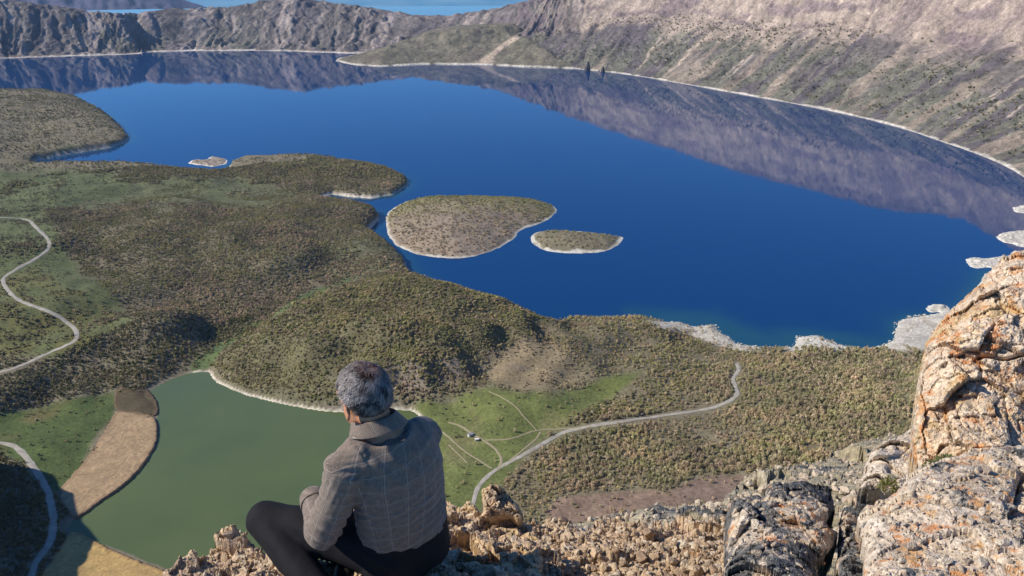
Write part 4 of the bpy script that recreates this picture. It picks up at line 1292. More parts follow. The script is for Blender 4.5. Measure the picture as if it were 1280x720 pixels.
DK = [(906, 800), (905, 700), (906, 650), (912, 628), (930, 623), (955, 619), (964, 605), (974, 599), (986, 604), (1000, 600), (1024, 606), (1038, 612), (1043, 640), (1034, 656), (1046, 668), (1038, 690), (1020, 704), (1030, 800)]
_, P3, pu, pv1 = rock('boulder', DK, lambda u, v: 4.1 - (v - 600) * 0.0062 + 0.0012 * np.abs(u - 965), 0.16, 0.6, 0.9, 30, [(0.34, 0.05), (0.11, 0.018), (0.035, 0.006)], rm_dark, 'broken rock crusted with black and orange lichen, lower right', 'rock', seed=65, jit=4, upmix=0.35)
DK2 = [(1040, 800), (1046, 700), (1052, 676), (1050, 655), (1054, 636), (1066, 628), (1084, 632), (1096, 642), (1104, 660), (1104, 800)]
_, P3b, pu2, pv2 = rock('boulder', DK2, lambda u, v: 4.0 - (v - 620) * 0.0058, 0.12, 0.5, 0.9, 22, [(0.18, 0.05), (0.07, 0.022), (0.03, 0.010)], rm_dark, 'narrow grey rock right of the dark crevice', 'rock', seed=75, jit=3, upmix=0.35)
rocks_pts['dark'] = (np.vstack([P3, P3b]), np.r_[pu, pu2], np.r_[pv1, pv2])
GR = [(1030, 900), (1078, 740), (1080, 690), (1072, 655), (1084, 640), (1110, 632), (1130, 608), (1150, 590), (1172, 577), (1205, 566), (1240, 558), (1300, 552), (1500, 560), (1700, 900)]
_, P4, pu, pv1 = rock('rock_slab', GR, plane(-1.75, 0.10, -0.16), 0.12, 0.8, 1.5, 40, [(0.6, 0.06), (0.18, 0.016), (0.05, 0.004)], rm_grav, 'pale grey pitted rock slab with orange lichen at lower right', 'rock', seed=85, jit=4, upmix=0.7)
rocks_pts['grav'] = (P4, pu, pv1)
BG = [(1152, 640), (1146, 590), (1140, 556), (1142, 520), (1144, 492), (1150, 462), (1158, 430), (1172, 408), (1183, 392), (1198, 380), (1208, 370), (1220, 358), (1232, 345), (1244, 332), (1254, 322), (1268, 315), (1300, 306), (1420, 290), (1600, 340), (1650, 700), (1300, 720)]
def crk(u, v):
    y = 449 + 2.5 * np.sin(u / 9.0) - (u - 1220) * 0.06
    a = -0.10 * np.exp(-((v - y) / 2.0) ** 2) * sstep(1214, 1226, u)
    y2 = 402 + (u - 1150) * 0.45
    return a - 0.06 * np.exp(-((v - y2) / 1.8) ** 2) * sstep(1176, 1184, u) * sstep(1204, 1192, u)
rock('boulder', BG, lambda u, v: 5.2 - (v - 560) * 0.0028 + 0.0006 * (u - 1150) - 0.0 * u, 0.55, 1.8, 1.35, 110, [(1.0, 0.10), (0.30, 0.055), (0.10, 0.020), (0.03, 0.007)], rm_big, 'tall cream boulder covered in orange lichen at right edge', 'rock', seed=105, jit=4, carve=crk, upmix=0.2)
SL = [(650, 720), (668, 672), (690, 662), (720, 652), (760, 643), (800, 640), (840, 641), (872, 637), (905, 624), (925, 606), (948, 594), (985, 583), (1030, 573), (1066, 560), (1100, 551), (1145, 535), (1230, 520), (1260, 760), (660, 780)]
_, P5, pu, pv1 = rock('rocky_slope', SL, plane(-3.0, 0.05, -0.50), 0.2, 8, 1.6, 14, [(5.0, 0.22), (1.5, 0.10), (0.5, 0.04)], rm_slope, 'pale dry grassy slope dropping away below the rocks', kind='structure', seed=125, jit=3, upmix=0.8)
rocks_pts['slope'] = (P5, pu, pv1)
CG = [(1072, 612), (1080, 590), (1086, 574), (1094, 562), (1108, 552), (1122, 548), (1132, 540), (1146, 530), (1180, 520), (1190, 640)]
rock('crag', CG, lambda u, v: 16.0 - (v - 530) * 0.02, 0.8, 4, 1.0, 24, [(1.6, 0.25), (0.5, 0.12), (0.2, 0.04)], rm_crag, 'pale grey crag just left of the tall cream boulder', 'rock', seed=145, jit=4, upmix=0.2)

# loose stones lying on the rock surfaces
import bmesh
def stone_mesh(seed, mat):
    bm = bmesh.new(); bmesh.ops.create_icosphere(bm, subdivisions=2, radius=1.0)
    r = np.random.default_rng(seed)
    pl = r.normal(size=(9, 3)); pl /= np.linalg.norm(pl, axis=1)[:, None]; off = r.uniform(0.45, 0.85, 9)
    for v in bm.verts:
        c = np.array(v.co[:])
        for a, b in zip(pl, off):
            dd2 = c @ a - b
            if dd2 > 0: c = c - a * dd2
        v.co = c * [1, 0.8, 0.7]
    me = bpy.data.meshes.new('stone'); bm.to_mesh(me); bm.free(); me.materials.append(mat)
    return me


def stone_mat(name, stops):
    m = NT(name)
    c = m.ramp(obj_random(m), stops)
    c = m.mix(1.0, c, m.ramp(m.noise(3.0, 4, 0.65), [(0.3, 0.65), (0.7, 1.3)]), 'MULTIPLY')
    m.color(c); m.bump(m.noise(4, 4), 0.5, 0.2)
    return m.mat


sm_peach = stone_mat('peach_stone', [(0.0, (0.30, 0.21, 0.145)), (0.35, (0.48, 0.345, 0.225)), (0.7, (0.58, 0.43, 0.28)), (1.0, (0.62, 0.53, 0.41))])
sm_grey = stone_mat('grey_stone', [(0.0, (0.30, 0.24, 0.19)), (0.3, (0.46, 0.375, 0.285)), (0.75, (0.56, 0.465, 0.355)), (1.0, (0.62, 0.54, 0.43))])
st_p = [stone_mesh(i, sm_peach) for i in range(4)]; st_g = [stone_mesh(10 + i, sm_grey) for i in range(4)]


def pick(key, n, vmax=740, umin=150, umax=1300):
    P, u, v = rocks_pts[key]
    okk = (v < vmax) & (u > umin) & (u < umax)
    P, u, v = P[okk], u[okk], v[okk]
    i = rng.integers(0, len(P), n)
    return P[i] + rng.normal(size=(n, 3)) * [0.004, 0.004, 0.0], u[i], v[i]


def pebbles(name, key, n, lo, hi, meshes, label, seed, **kw):
    P, u, v = pick(key, n, **kw)
    s = lo * (hi / lo) ** (rng.uniform(0, 1, n) ** 2.2)
    P[:, 2] += s * 0.25
    instancer(name, P, s, meshes, seed, label, rotall=True)


pebbles('rubble', 'scree', 7000, 0.008, 0.042, st_p, 'loose peach coloured rubble over the scree slope', 951)
pebbles('rubble', 'ledge', 1600, 0.003, 0.016, st_p, 'small broken stones on the ledge around the man', 961)
pebbles('rubble', 'dark', 250, 0.004, 0.014, st_g, 'chips of grey and orange stone on the black rock', 971)
pebbles('rubble', 'grav', 1000, 0.004, 0.014, st_g, 'grit and chips over the pale rock slab', 981)
pebbles('rubble', 'slope', 3500, 0.02, 0.13, st_g, 'small stones strewn on the pale slope', 991, vmax=700)
def stones(key, n, lo, hi, meshes, label, group, **kw):
    P, u, v = pick(key, n, **kw)
    for i in range(n):
        if 300 < u[i] < 560: continue
        o = bpy.data.objects.new('stone', meshes[i % len(meshes)]); COL.objects.link(o)
        s = rng.uniform(lo, hi); o.location = (*P[i][:2], P[i][2] + s * 0.2); o.scale = (s, s * rng.uniform(0.7, 1), s * rng.uniform(0.6, 0.9)); o.rotation_euler = rng.uniform(-0.5, 0.5, 3) + [0, 0, rng.uniform(0, 6)]
        tag(o, label, 'stone', group)
stones('scree', 60, 0.04, 0.085, st_p, 'fist to head sized peach stone among the scree rubble', 'larger stones on the scree', vmax=712)
stones('ledge', 26, 0.015, 0.032, st_p, 'small peach stone loose on the ledge by the man', 'loose stones on the ledge', vmax=715)
stones('dark', 14, 0.012, 0.03, st_g, 'grey chip of stone lodged on the black lichen rock', 'chips on the black rock', vmax=715)
stones('grav', 36, 0.014, 0.036, st_g, 'pale grey stone lying on the pitted rock slab', 'stones on the pale slab', vmax=715)
stones('slope', 30, 0.10, 0.28, st_g, 'weathered stone standing out of the pale grassy slope', 'stones on the pale slope', vmax=640, umax=1140)

# cushion plants and tufts
def tuft(px, depth, w, hgt, stops, label, n=420, cat='plant', name='cushion_plant', seed=0):
    r = np.random.default_rng(seed)
    m = NT(name + '_leaves')
    vcol = m.attr('Col'); m.color(vcol); m.bsdf.inputs['Roughness'].default_value = 0.8
    p0 = at_depth(px[0], px[1], depth); V = []; C = []
    for _ in range(n):
        dirv = r.normal(size=3); dirv[2] = abs(dirv[2]); dirv /= np.linalg.norm(dirv)
        q = p0 + dirv * np.array([w / 2, w / 2, hgt]) * r.uniform(0.4, 1.0)
        s = r.normal(size=3) * w * 0.03
        tip = q + dirv * w * 0.10 + r.normal(size=3) * w * 0.03
        c_ = np.array(stops[0]) + (np.array(stops[1]) - stops[0]) * r.uniform()
        V += [q - s, q + s, tip]; C += [c_] * 3
    F_ = np.arange(3 * n).reshape(-1, 3)
    o = link(name, new_mesh(name, np.array(V), F_, m.mat, False, np.array(C)))
    tag(o, label, cat)
tuft((1110, 612), 4.02, 0.085, 0.075, [(0.10, 0.11, 0.03), (0.24, 0.23, 0.07)], 'yellow green bushy tuft beside the crevice rock', 600, seed=1)
tuft((1168, 588), 4.15, 0.10, 0.045, [(0.05, 0.07, 0.03), (0.14, 0.16, 0.06)], 'green cushion plant at the foot of the tall boulder, left part', 500, seed=2)
tuft((1184, 581), 4.25, 0.12, 0.045, [(0.05, 0.07, 0.03), (0.15, 0.17, 0.06)], 'green cushion plant at the foot of the tall boulder, right part', 500, seed=3)
tuft((1246, 587), 4.1, 0.085, 0.03, [(0.06, 0.08, 0.04), (0.15, 0.16, 0.08)], 'small grey green cushion plant on the pale slab', 350, seed=4)
tuft((1276, 589), 4.0, 0.07, 0.03, [(0.03, 0.04, 0.03), (0.09, 0.09, 0.06)], 'dark little cushion plant at the edge of the picture', 300, seed=5)

# ------------------------------------------------------------------ the seated man
ORG = np.array([0, 0, CAM_H])
FM = np.array([-math.sin(math.radians(45)), math.cos(math.radians(45)), 0.0])      # the way he faces
RM = np.array([FM[1], -FM[0], 0.0])                                                   # his right
UP = np.array([0, 0, 1.0])


def loft(centers, radii, axes, n=22, caps=True):
    """tube through centres with elliptical sections; axes = (first axis, second axis) per station"""
    V = []; Fc = []
    m = len(centers)
    for c_, (a, b_), (ax, ay) in zip(centers, radii, axes):
        for k in range(n):
            t = 2 * math.pi * k / n
            V.append(np.asarray(c_) + np.asarray(ax) * a * math.cos(t) + np.asarray(ay) * b_ * math.sin(t))
    for i in range(m - 1):
        for k in range(n):
            Fc.append([i * n + k, i * n + (k + 1) % n, (i + 1) * n + (k + 1) % n, (i + 1) * n + k])
    if caps:
        b0 = len(V); V.append(np.mean(V[:n], 0)); V.append(np.mean(V[(m - 1) * n:m * n], 0))
        for k in range(n):
            Fc.append([b0, (k + 1) % n, k]); Fc.append([b0 + 1, (m - 1) * n + k, (m - 1) * n + (k + 1) % n])
    return V, Fc


def frame(d):
    d = np.asarray(d, float); d = d / np.linalg.norm(d)
    a = np.cross(d, [0.13, 0.21, 0.97]); a /= np.linalg.norm(a)
    return a, np.cross(d, a)


def limb(pts, rads, n=16, ends=True):
    """rounded tapering limb"""
    pts = [np.asarray(p, float) for p in pts]
    P = []; R = []; A = []
    for i in range(len(pts)):
        d = pts[min(i + 1, len(pts) - 1)] - pts[max(i - 1, 0)]
        a, b_ = frame(d)
        if i == 0 and ends:
            dn = d / np.linalg.norm(d)
            for s in (0.95, 0.7, 0.35):
                P.append(pts[0] - dn * rads[0] * s); R.append((rads[0] * math.sqrt(1 - s * s),) * 2); A.append((a, b_))
        P.append(pts[i]); R.append((rads[i], rads[i])); A.append((a, b_))
        if i == len(pts) - 1 and ends:
            dn = d / np.linalg.norm(d)
            for s in (0.35, 0.7, 0.95):
                P.append(pts[-1] + dn * rads[-1] * s); R.append((rads[-1] * math.sqrt(1 - s * s),) * 2); A.append((a, b_))
    return loft(P, R, A, n)


def ellipsoid(c_, ax, rad, n=20):
    V = []; Fc = []
    for i in range(n // 2 + 1):
        p = math.pi * i / (n // 2)
        for k in range(n):
            t = 2 * math.pi * k / n
            V.append(np.asarray(c_) + ax[0] * rad[0] * math.sin(p) * math.cos(t) + ax[1] * rad[1] * math.sin(p) * math.sin(t) + ax[2] * rad[2] * math.cos(p))
    for i in range(n // 2):
        for k in range(n):
            Fc.append([i * n + k, i * n + (k + 1) % n, (i + 1) * n + (k + 1) % n, (i + 1) * n + k])
    return V, Fc


def fuse(name, pieces, voxel, smooth=6, disp=None):
    V = []; Fc = []
    for v, f in pieces:
        b = len(V); V += [tuple(p) for p in v]; Fc += [[b + i for i in q] for q in f]
    me = bpy.data.meshes.new(name + '_raw'); me.from_pydata(V, [], Fc)
    o = bpy.data.objects.new(name + '_raw', me); COL.objects.link(o)
    r = o.modifiers.new('r', 'REMESH'); r.mode = 'VOXEL'; r.voxel_size = voxel
    s = o.modifiers.new('s', 'SMOOTH'); s.factor = 0.5; s.iterations = smooth
    dg = bpy.context.evaluated_depsgraph_get()
    m2 = bpy.data.meshes.new_from_object(o.evaluated_get(dg))
    bpy.data.objects.remove(o); bpy.data.meshes.remove(me)
    m2.name = name
    if disp is not None:
        n = len(m2.vertices); co = np.empty(n * 3, np.float32); m2.vertices.foreach_get('co', co); co = co.reshape(-1, 3).astype(float)
        no = np.empty(n * 3, np.float32); m2.vertex_normals.foreach_get('vector', no); no = no.reshape(-1, 3)
        co = co + no * disp(co, no)[:, None]
        m2.vertices.foreach_set('co', co.astype(np.float32).ravel()); m2.update()
    m2.polygons.foreach_set('use_smooth', np.ones(len(m2.polygons), bool))
    return m2


def L(x, y, z): return np.array([x, y, z])   # metres from the camera (camera at the origin here)

pel = L(-.410, 2.770, -2.03)
spine = [pel, L(-.405, 2.745, -1.90), L(-.405, 2.715, -1.78), L(-.415, 2.69, -1.66), L(-.435, 2.68, -1.57), L(-.455, 2.675, -1.515)]
srad = [(.185, .130), (.180, .128), (.190, .130), (.200, .128), (.195, .110), (.110, .085)]
neck0 = L(-.460, 2.675, -1.51); neck1 = L(-.482, 2.680, -1.44)
headc = L(-.506, 2.686, -1.400)
shL = L(-.430, 2.68, -1.585) - RM * .172; shR = L(-.430, 2.68, -1.595) + RM * .160
elL = L(-.668, 2.61, -1.885); wrL = L(-.742, 2.80, -1.868)
elR = L(-.42, 2.93, -1.89); wrR = L(-.60, 2.92, -1.90)
hipL = pel - RM * .09 + L(0, 0, -.02); hipR = pel + RM * .09 + L(0, 0, -.02)
knL = L(-.938, 2.83, -1.995); anL = L(-.66, 2.54, -2.12)
knR = L(-.70, 3.04, -2.08); anR = L(-.62, 2.74, -2.14)
toeL = anL + L(.10, -.15, -.03); toeR = anR + L(-.02, -.17, -.02)
HF = np.array([-math.sin(math.radians(53)), math.cos(math.radians(53)), -0.16]); HF /= np.linalg.norm(HF)
HR = np.cross(HF, UP); HR /= np.linalg.norm(HR); HU = np.cross(HR, HF)


def hand(w, fwd, palm_n, side):
    """palm, four unequal bent fingers and a thumb from the side of the palm"""
    fwd = fwd / np.linalg.norm(fwd); sd = np.cross(fwd, palm_n); sd /= np.linalg.norm(sd)
    pn = np.cross(sd, fwd)
    P = [limb([w, w + fwd * .03], [.026, .028])]
    P.append(ellipsoid(w + fwd * .062, (fwd, sd, pn), (.052, .042, .018)))
    for k, (ln, off) in enumerate(((.070, .030), (.080, .010), (.074, -.010), (.058, -.029))):
        b0 = w + fwd * .10 + sd * off * side
        p1 = b0 + fwd * ln * .42 - pn * ln * .18
        p2 = p1 + fwd * ln * .22 - pn * ln * .26
        p3 = p2 + fwd * ln * .04 - pn * ln * .26
        P.append(limb([b0, p1, p2, p3], [.0098, .0090, .0082, .0070], 10))
    t0 = w + fwd * .035 + sd * .036 * side
    P.append(limb([t0, t0 + fwd * .03 + sd * .022 * side - pn * .01, t0 + fwd * .055 + sd * .026 * side - pn * .022], [.014, .0115, .009], 10))
    return P


def head_pieces():
    H = headc
    ax = (HR, HF, HU)
    P = [ellipsoid(H - HF * .008 + HU * .018, ax, (.074, .092, .088)), ellipsoid(H + HF * .028 - HU * .045, ax, (.055, .062, .070)),
         ellipsoid(H + HF * .05 - HU * .088, ax, (.032, .030, .020))]
    P.append(limb([H + HF * .088 + HU * .012, H + HF * .108 - HU * .028], [.009, .014], 10))          # nose
    P.append(limb([H + HF * .085 - HU * .060 - HR * .02, H + HF * .090 - HU * .060, H + HF * .085 - HU * .060 + HR * .02], [.006, .009, .006], 8))   # lips
    P.append(limb([H + HF * .075 + HU * .028 - HR * .045, H + HF * .088 + HU * .028, H + HF * .075 + HU * .028 + HR * .045], [.009, .010, .009], 8))  # brow
    P.append(limb([neck0 - UP * .03, neck0, neck1, H - HF * .025 - HU * .05], [.066, .060, .056, .054], 18))
    for s in (-1, 1):                                                                                      # ears
        e = H + HR * .082 * s - HF * .004 - HU * .018
        eax = (HF * .94 + HR * s * -.35, HU, HR * s)
        P.append(limb([e - HU * .026 + HF * .004, e - HU * .006 - HF * .012 + HR * s * .008, e + HU * .018 - HF * .012 + HR * s * .012, e + HU * .028 + HF * .004 + HR * s * .006, e + HU * .020 + HF * .012], [.0075, .0055, .0055, .0050, .0045], 8))
        P.append(ellipsoid(e, (HF, HU, HR), (.012, .020, .006), 12))
    return P


body_p = [loft(spine, [(a * .80, b_ * .76) for a, b_ in srad[:4]] + [(.135, .075), (.07, .06)], [(RM, FM)] * 6, 22)]
body_p += [limb([shL * .85 + elL * .15, elL], [.040, .036]), limb([elL, wrL], [.036, .025]), limb([shR * .85 + elR * .15, elR], [.040, .036]), limb([elR, wrR], [.036, .025])]
body_p += [limb([hipL, knL], [.075, .055]), limb([knL, anL], [.055, .036]), limb([hipR, knR], [.075, .055]), limb([knR, anR], [.055, .036])]
body_p += [limb([anL, toeL], [.036, .030]), limb([anR, toeR], [.036, .030])]
body_p += head_pieces() + hand(wrL, L(.80, .15, -.58), L(.3, .6, .7), 1) + hand(wrR, L(-.5, -.25, -.65), L(-.4, .3, .6), -1)
m_skin = NT('skin')
c = m_skin.ramp(m_skin.noise(18, 4), [(0.3, (0.40, 0.175, 0.095)), (0.7, (0.52, 0.26, 0.155))])
m_skin.color(c); m_skin.bsdf.inputs['Roughness'].default_value = 0.55
m_skin.bsdf.inputs['Subsurface Weight'].default_value = 0.05
m_skin.bsdf.inputs['Subsurface Scale'].default_value = 0.01
m_skin.bump(m_skin.noise(260, 2), 0.25, 0.002)

man = bpy.data.objects.new('person', None); COL.objects.link(man)
base_pt = ORG + pel + L(0, 0, -.12)
man.location = base_pt
tag(man, 'grey haired man in a checked shirt and black trousers sitting on the ledge', 'person')


def attach(name, me, mat):
    if mat is not None:
        me.materials.clear(); me.materials.append(mat)
    me.transform(__import__('mathutils').Matrix.Translation(Vector(ORG - base_pt)))
    return link(name, me, man)


attach('body', fuse('body', body_p, 0.0042, 4), m_skin.mat)

# shirt
sh_sp = [pel + L(0, 0, .045)] + spine[1:5] + [L(-.452, 2.676, -1.525)]
sh_r = [(.180, .142), (.175, .138), (.181, .138), (.192, .136), (.188, .119), (.118, .098)]
shirt_bones = [('t', pel, L(-.452, 2.676, -1.50)), ('l', shL, elL), ('f', elL, wrL), ('r', shR, elR), ('g', elR, wrR)]
shirt_p = [loft(sh_sp, sh_r, [(RM, FM)] * 6, 28),
           limb([shL + RM * .03 + L(0, 0, .01), shL - RM * .01, shL * .5 + elL * .5 + L(.008, 0, 0), elL * .96 + shL * .04], [.070, .074, .066, .062]),
           limb([elL, elL * .5 + wrL * .5, wrL - (wrL - elL) * .12], [.062, .057, .049]),
           limb([shR - RM * .03, shR, elR], [.070, .072, .058]), limb([elR, wrR - (wrR - elR) * .12], [.058, .046])]


def seg_t(P, a, b_):
    ab = b_ - a; t = (P - a) @ ab / (ab @ ab)
    tc = np.clip(t, 0, 1)
    return t, np.linalg.norm(P - (a + tc[:, None] * ab), axis=1)


def wrinkles(P, no):
    d = 0.0025 * fbm3(P[:, 0] * 18, P[:, 1] * 18, P[:, 2] * 18, 3, 900)
    # folds fan from the left armpit and run slantwise across the lower back
    t, dist = seg_t(P, shL, elL)
    tt_, td = seg_t(P, pel, spine[4])
    on_t = (td < dist * 1.9)
    w = P + 0.03 * np.c_[fbm3(P[:, 0] * 6, P[:, 1] * 6, P[:, 2] * 6, 2, 910), fbm3(P[:, 0] * 6, P[:, 1] * 6, P[:, 2] * 6, 2, 911), fbm3(P[:, 0] * 6, P[:, 1] * 6, P[:, 2] * 6, 2, 912)]
    ph = w[:, 2] * 165 - w[:, 0] * 85
    f1 = (0.5 + 0.5 * np.sin(ph)) ** 2
    low = sstep(0.85, 0.45, tt_) * on_t
    msk = 0.35 + 0.65 * sstep(-0.2, 0.3, fbm3(P[:, 0] * 7, P[:, 1] * 7, P[:, 2] * 9, 2, 915))
    d = d + 0.0085 * f1 * low * msk
    ph2 = w[:, 2] * 60 + w[:, 0] * 95
    d = d + 0.006 * (0.5 + 0.5 * np.sin(ph2)) ** 2 * (1 - low) * on_t
    # sleeve bunching at elbow
    te, de = seg_t(P, elL, wrL)
    el = np.exp(-(np.linalg.norm(P - elL, axis=1) / 0.11) ** 2)
    d = d + 0.010 * el * (0.5 + 0.5 * np.sin(w[:, 0] * 90 + w[:, 2] * 110 + w[:, 1] * 60))
    a_ = (dist < 0.085) * (1 - on_t)
    d = d + 0.004 * a_ * (0.5 + 0.5 * np.sin(t * 34 + 3 * fbm3(P[:, 0] * 9, P[:, 1] * 9, P[:, 2] * 9, 2, 917)))
    return d - 0.004


shirt_me = fuse('shirt', shirt_p, 0.0048, 7, wrinkles)
# cloth coordinates: along and around the nearest bone
npoly = len(shirt_me.polygons)
lv = np.empty(len(shirt_me.loops), np.int32); shirt_me.loops.foreach_get('vertex_index', lv)
ls = np.empty(npoly, np.int32); shirt_me.polygons.foreach_get('loop_start', ls)
lt = np.empty(npoly, np.int32); shirt_me.polygons.foreach_get('loop_total', lt)
co = np.empty(len(shirt_me.vertices) * 3, np.float32); shirt_me.vertices.foreach_get('co', co); co = co.reshape(-1, 3).astype(float)
cen = np.empty(npoly * 3, np.float32); shirt_me.polygons.foreach_get('center', cen); cen = cen.reshape(-1, 3).astype(float)
ratio = []
for (nm, a, b_), rr in zip(shirt_bones, (.155, .072, .060, .072, .056)):
    if nm == 't':
        rel_ = cen - (a + np.clip(((cen - a) @ (b_ - a)) / ((b_ - a) @ (b_ - a)), 0, 1)[:, None] * (b_ - a))
        ratio.append(np.sqrt(((rel_ @ RM) / .205) ** 2 + ((rel_ @ FM) / .148) ** 2 + (rel_[:, 2] / .12) ** 2))
    else:
        t, dd2 = seg_t(cen, a, b_); ratio.append(dd2 / rr + (3.0 * (t < 0.03) if nm in 'lr' else 0))
bid = np.argmin(np.array(ratio), 0)
face_of_loop = np.repeat(np.arange(npoly), lt)
uv = np.zeros((len(lv), 2))
for k, (nm, a, b_) in enumerate(shirt_bones):
    d = (b_ - a) / np.linalg.norm(b_ - a)
    if nm == 't': e1, e2, rad = -FM, RM, .175
    else:
        e1 = np.cross(d, [1, 0, 0]); e1 /= np.linalg.norm(e1); e2 = np.cross(d, e1); rad = .064
        # seam turned away from the view
        tocam = -(a + b_) / 2; tocam -= d * (tocam @ d); tocam /= np.linalg.norm(tocam); e1 = tocam; e2 = np.cross(d, e1)
    ml = bid[face_of_loop] == k
    P = co[lv[ml]] - a; Cn = cen[face_of_loop[ml]] - a
    ang = np.arctan2(P @ e2, P @ e1); angc = np.arctan2(Cn @ e2, Cn @ e1)
    ang = angc + (ang - angc + np.pi) % (2 * np.pi) - np.pi
    uv[ml, 0] = ang * rad; uv[ml, 1] = P @ d + 0.02 * k
ul = shirt_me.uv_layers.new(name='cloth')
ul.data.foreach_set('uv', uv.astype(np.float32).ravel())

m_shirt = NT('checked_shirt_cloth')
uvn = m_shirt.n.new('ShaderNodeUVMap'); uvn.uv_map = 'cloth'
sep = m_shirt.n.new('ShaderNodeSeparateXYZ'); m_shirt.l.new(uvn.outputs[0], sep.inputs[0])
def stripe(sock, period, width, off=0.0):
    a = m_shirt.math('FRACT', m_shirt.math('ADD', m_shirt.math('DIVIDE', sock, period), off))
    d_ = m_shirt.math('ABSOLUTE', m_shirt.math('SUBTRACT', a, 0.5))
    return m_shirt.math('LESS_THAN', d_, width / period / 2)
s1 = stripe(sep.outputs[0], 0.060, 0.0022); s2 = stripe(sep.outputs[1], 0.060, 0.0022)
s3 = stripe(sep.outputs[0], 0.060, 0.0016, 0.12); s4 = stripe(sep.outputs[1], 0.060, 0.0016, 0.12)
tw = m_shirt.noise(900, 3, 0.6, vec=uvn.outputs[0]); tw2 = m_shirt.noise(60, 4, 0.7, vec=uvn.outputs[0])
wv_ = m_shirt.noise(260, 2, 0.5, vec=uvn.outputs[0], stretch=(1, 0.15, 1))
basec = m_shirt.mix(m_shirt.ramp(tw, [(0.42, 0.0), (0.58, 1.0)]), (0.078, 0.058, 0.046), (0.265, 0.212, 0.172))
basec = m_shirt.mix(1.0, basec, m_shirt.ramp(tw2, [(0.3, 0.78), (0.7, 1.22)]), 'MULTIPLY')
basec = m_shirt.mix(1.0, basec, m_shirt.ramp(wv_, [(0.3, 0.86), (0.7, 1.12)]), 'MULTIPLY')
lines = m_shirt.math('MAXIMUM', s1, s2); lines2 = m_shirt.math('MULTIPLY', m_shirt.math('MAXIMUM', s3, s4), 0.45)
lk_ = m_shirt.math('MULTIPLY', m_shirt.math('MAXIMUM', lines, lines2), m_shirt.ramp(tw, [(0.3, 0.45), (0.6, 0.95)]))
m_shirt.color(m_shirt.mix(lk_, basec, (0.33, 0.28, 0.235)))
m_shirt.bsdf.inputs['Roughness'].default_value = 0.95
m_shirt.bsdf.inputs['Sheen Weight'].default_value = 0.15
m_shirt.bump(tw, 0.3, 0.002)
attach('shirt', shirt_me, m_shirt.mat)

# collar and cuff
def band_mesh(name, centers, radii, axes, n=36, thick=0.004):
    V, Fc = loft(centers, radii, axes, n, caps=False)
    me = bpy.data.meshes.new(name); me.from_pydata([tuple(p) for p in V], [], Fc)
    o = bpy.data.objects.new(name + '_raw', me); COL.objects.link(o)
    s = o.modifiers.new('s', 'SOLIDIFY'); s.thickness = thick; s.offset = 0
    s2_ = o.modifiers.new('b', 'SUBSURF'); s2_.levels = 1; s2_.render_levels = 1
    m2 = bpy.data.meshes.new_from_object(o.evaluated_get(bpy.context.evaluated_depsgraph_get()))
    bpy.data.objects.remove(o); m2.name = name
    m2.polygons.foreach_set('use_smooth', np.ones(len(m2.polygons), bool))
    uvl = m2.uv_layers.new(name='cloth')
    for lp in m2.loops:
        c_ = m2.vertices[lp.vertex_index].co; uvl.data[lp.index].uv = (c_[0] + c_[1], c_[2] * 0.5 + 0.02)
    return m2
cdir = (neck1 - neck0) / np.linalg.norm(neck1 - neck0)
ca1, ca2 = RM, np.cross(cdir, RM); ca2 /= np.linalg.norm(ca2)
nb = neck0 + cdir * 0.019
attach('collar', band_mesh('collar', [nb - cdir * .022 , nb + cdir * .002, nb + cdir * .024, nb + cdir * .034, nb + cdir * .022, nb - cdir * .006, nb - cdir * 0.020],
                           [(.092, .088), (.080, .076), (.073, .070), (.075, .072), (.081, .078), (.096, .092), (.104, .100)], [(ca1, ca2)] * 7, thick=.003), m_shirt.mat)
fd = (wrL - elL) / np.linalg.norm(wrL - elL); fa = frame(fd)
attach('cuff', band_mesh('cuff', [wrL - fd * .055, wrL - fd * .03, wrL - fd * .0], [(.051, .051), (.050, .050), (.047, .047)], [fa] * 3, thick=.005), m_shirt.mat)
fd = (wrR - elR) / np.linalg.norm(wrR - elR); fa = frame(fd)
attach('cuff', band_mesh('cuff', [wrR - fd * .055, wrR - fd * .03, wrR - fd * .0], [(.049, .049), (.047, .047), (.043, .043)], [fa] * 3, thick=.005), m_shirt.mat)

# trousers
def tr_wr(P, no):
    k = np.exp(-(np.linalg.norm(P - knL, axis=1) / .13) ** 2)
    return 0.003 * fbm3(P[:, 0] * 14, P[:, 1] * 14, P[:, 2] * 14, 3, 930) + 0.004 * (1 - k) * np.sin(P[:, 0] * 42 + P[:, 2] * 60 + 4 * fbm3(P[:, 0] * 5, P[:, 1] * 5, P[:, 2] * 5, 2, 931))
tro = [loft([pel + L(0, 0, -.115), pel + L(0, 0, -.07), pel + L(0, 0, 0), pel + L(0, 0, .08)], [(.14, .11), (.19, .15), (.194, .146), (.180, .13)], [(RM, FM)] * 4, 26),
       limb([hipL, hipL * .45 + knL * .55 + L(0, 0, .012), knL], [.096, .086, .074]), limb([knL, knL * .5 + anL * .5, anL * .9 + knL * .1], [.072, .066, .056]),
       limb([hipR, hipR * .45 + knR * .55 + L(0, 0, .012), knR], [.096, .086, .072]), limb([knR, knR * .5 + anR * .5, anR * .9 + knR * .1], [.070, .064, .054])]
m_tr = NT('black_trouser_cloth')
m_tr.color(m_tr.ramp(m_tr.noise(300, 2), [(0.3, (0.005, 0.005, 0.0065)), (0.7, (0.011, 0.011, 0.014))]))
m_tr.bsdf.inputs['Roughness'].default_value = 0.85
m_tr.bump(m_tr.noise(500, 2), 0.2, 0.002)
attach('trousers', fuse('trousers', tro, 0.006, 8, tr_wr), m_tr.mat)
m_shoe = NT('dark_shoe'); m_shoe.color((0.02, 0.018, 0.016)); m_shoe.bsdf.inputs['Roughness'].default_value = 0.5
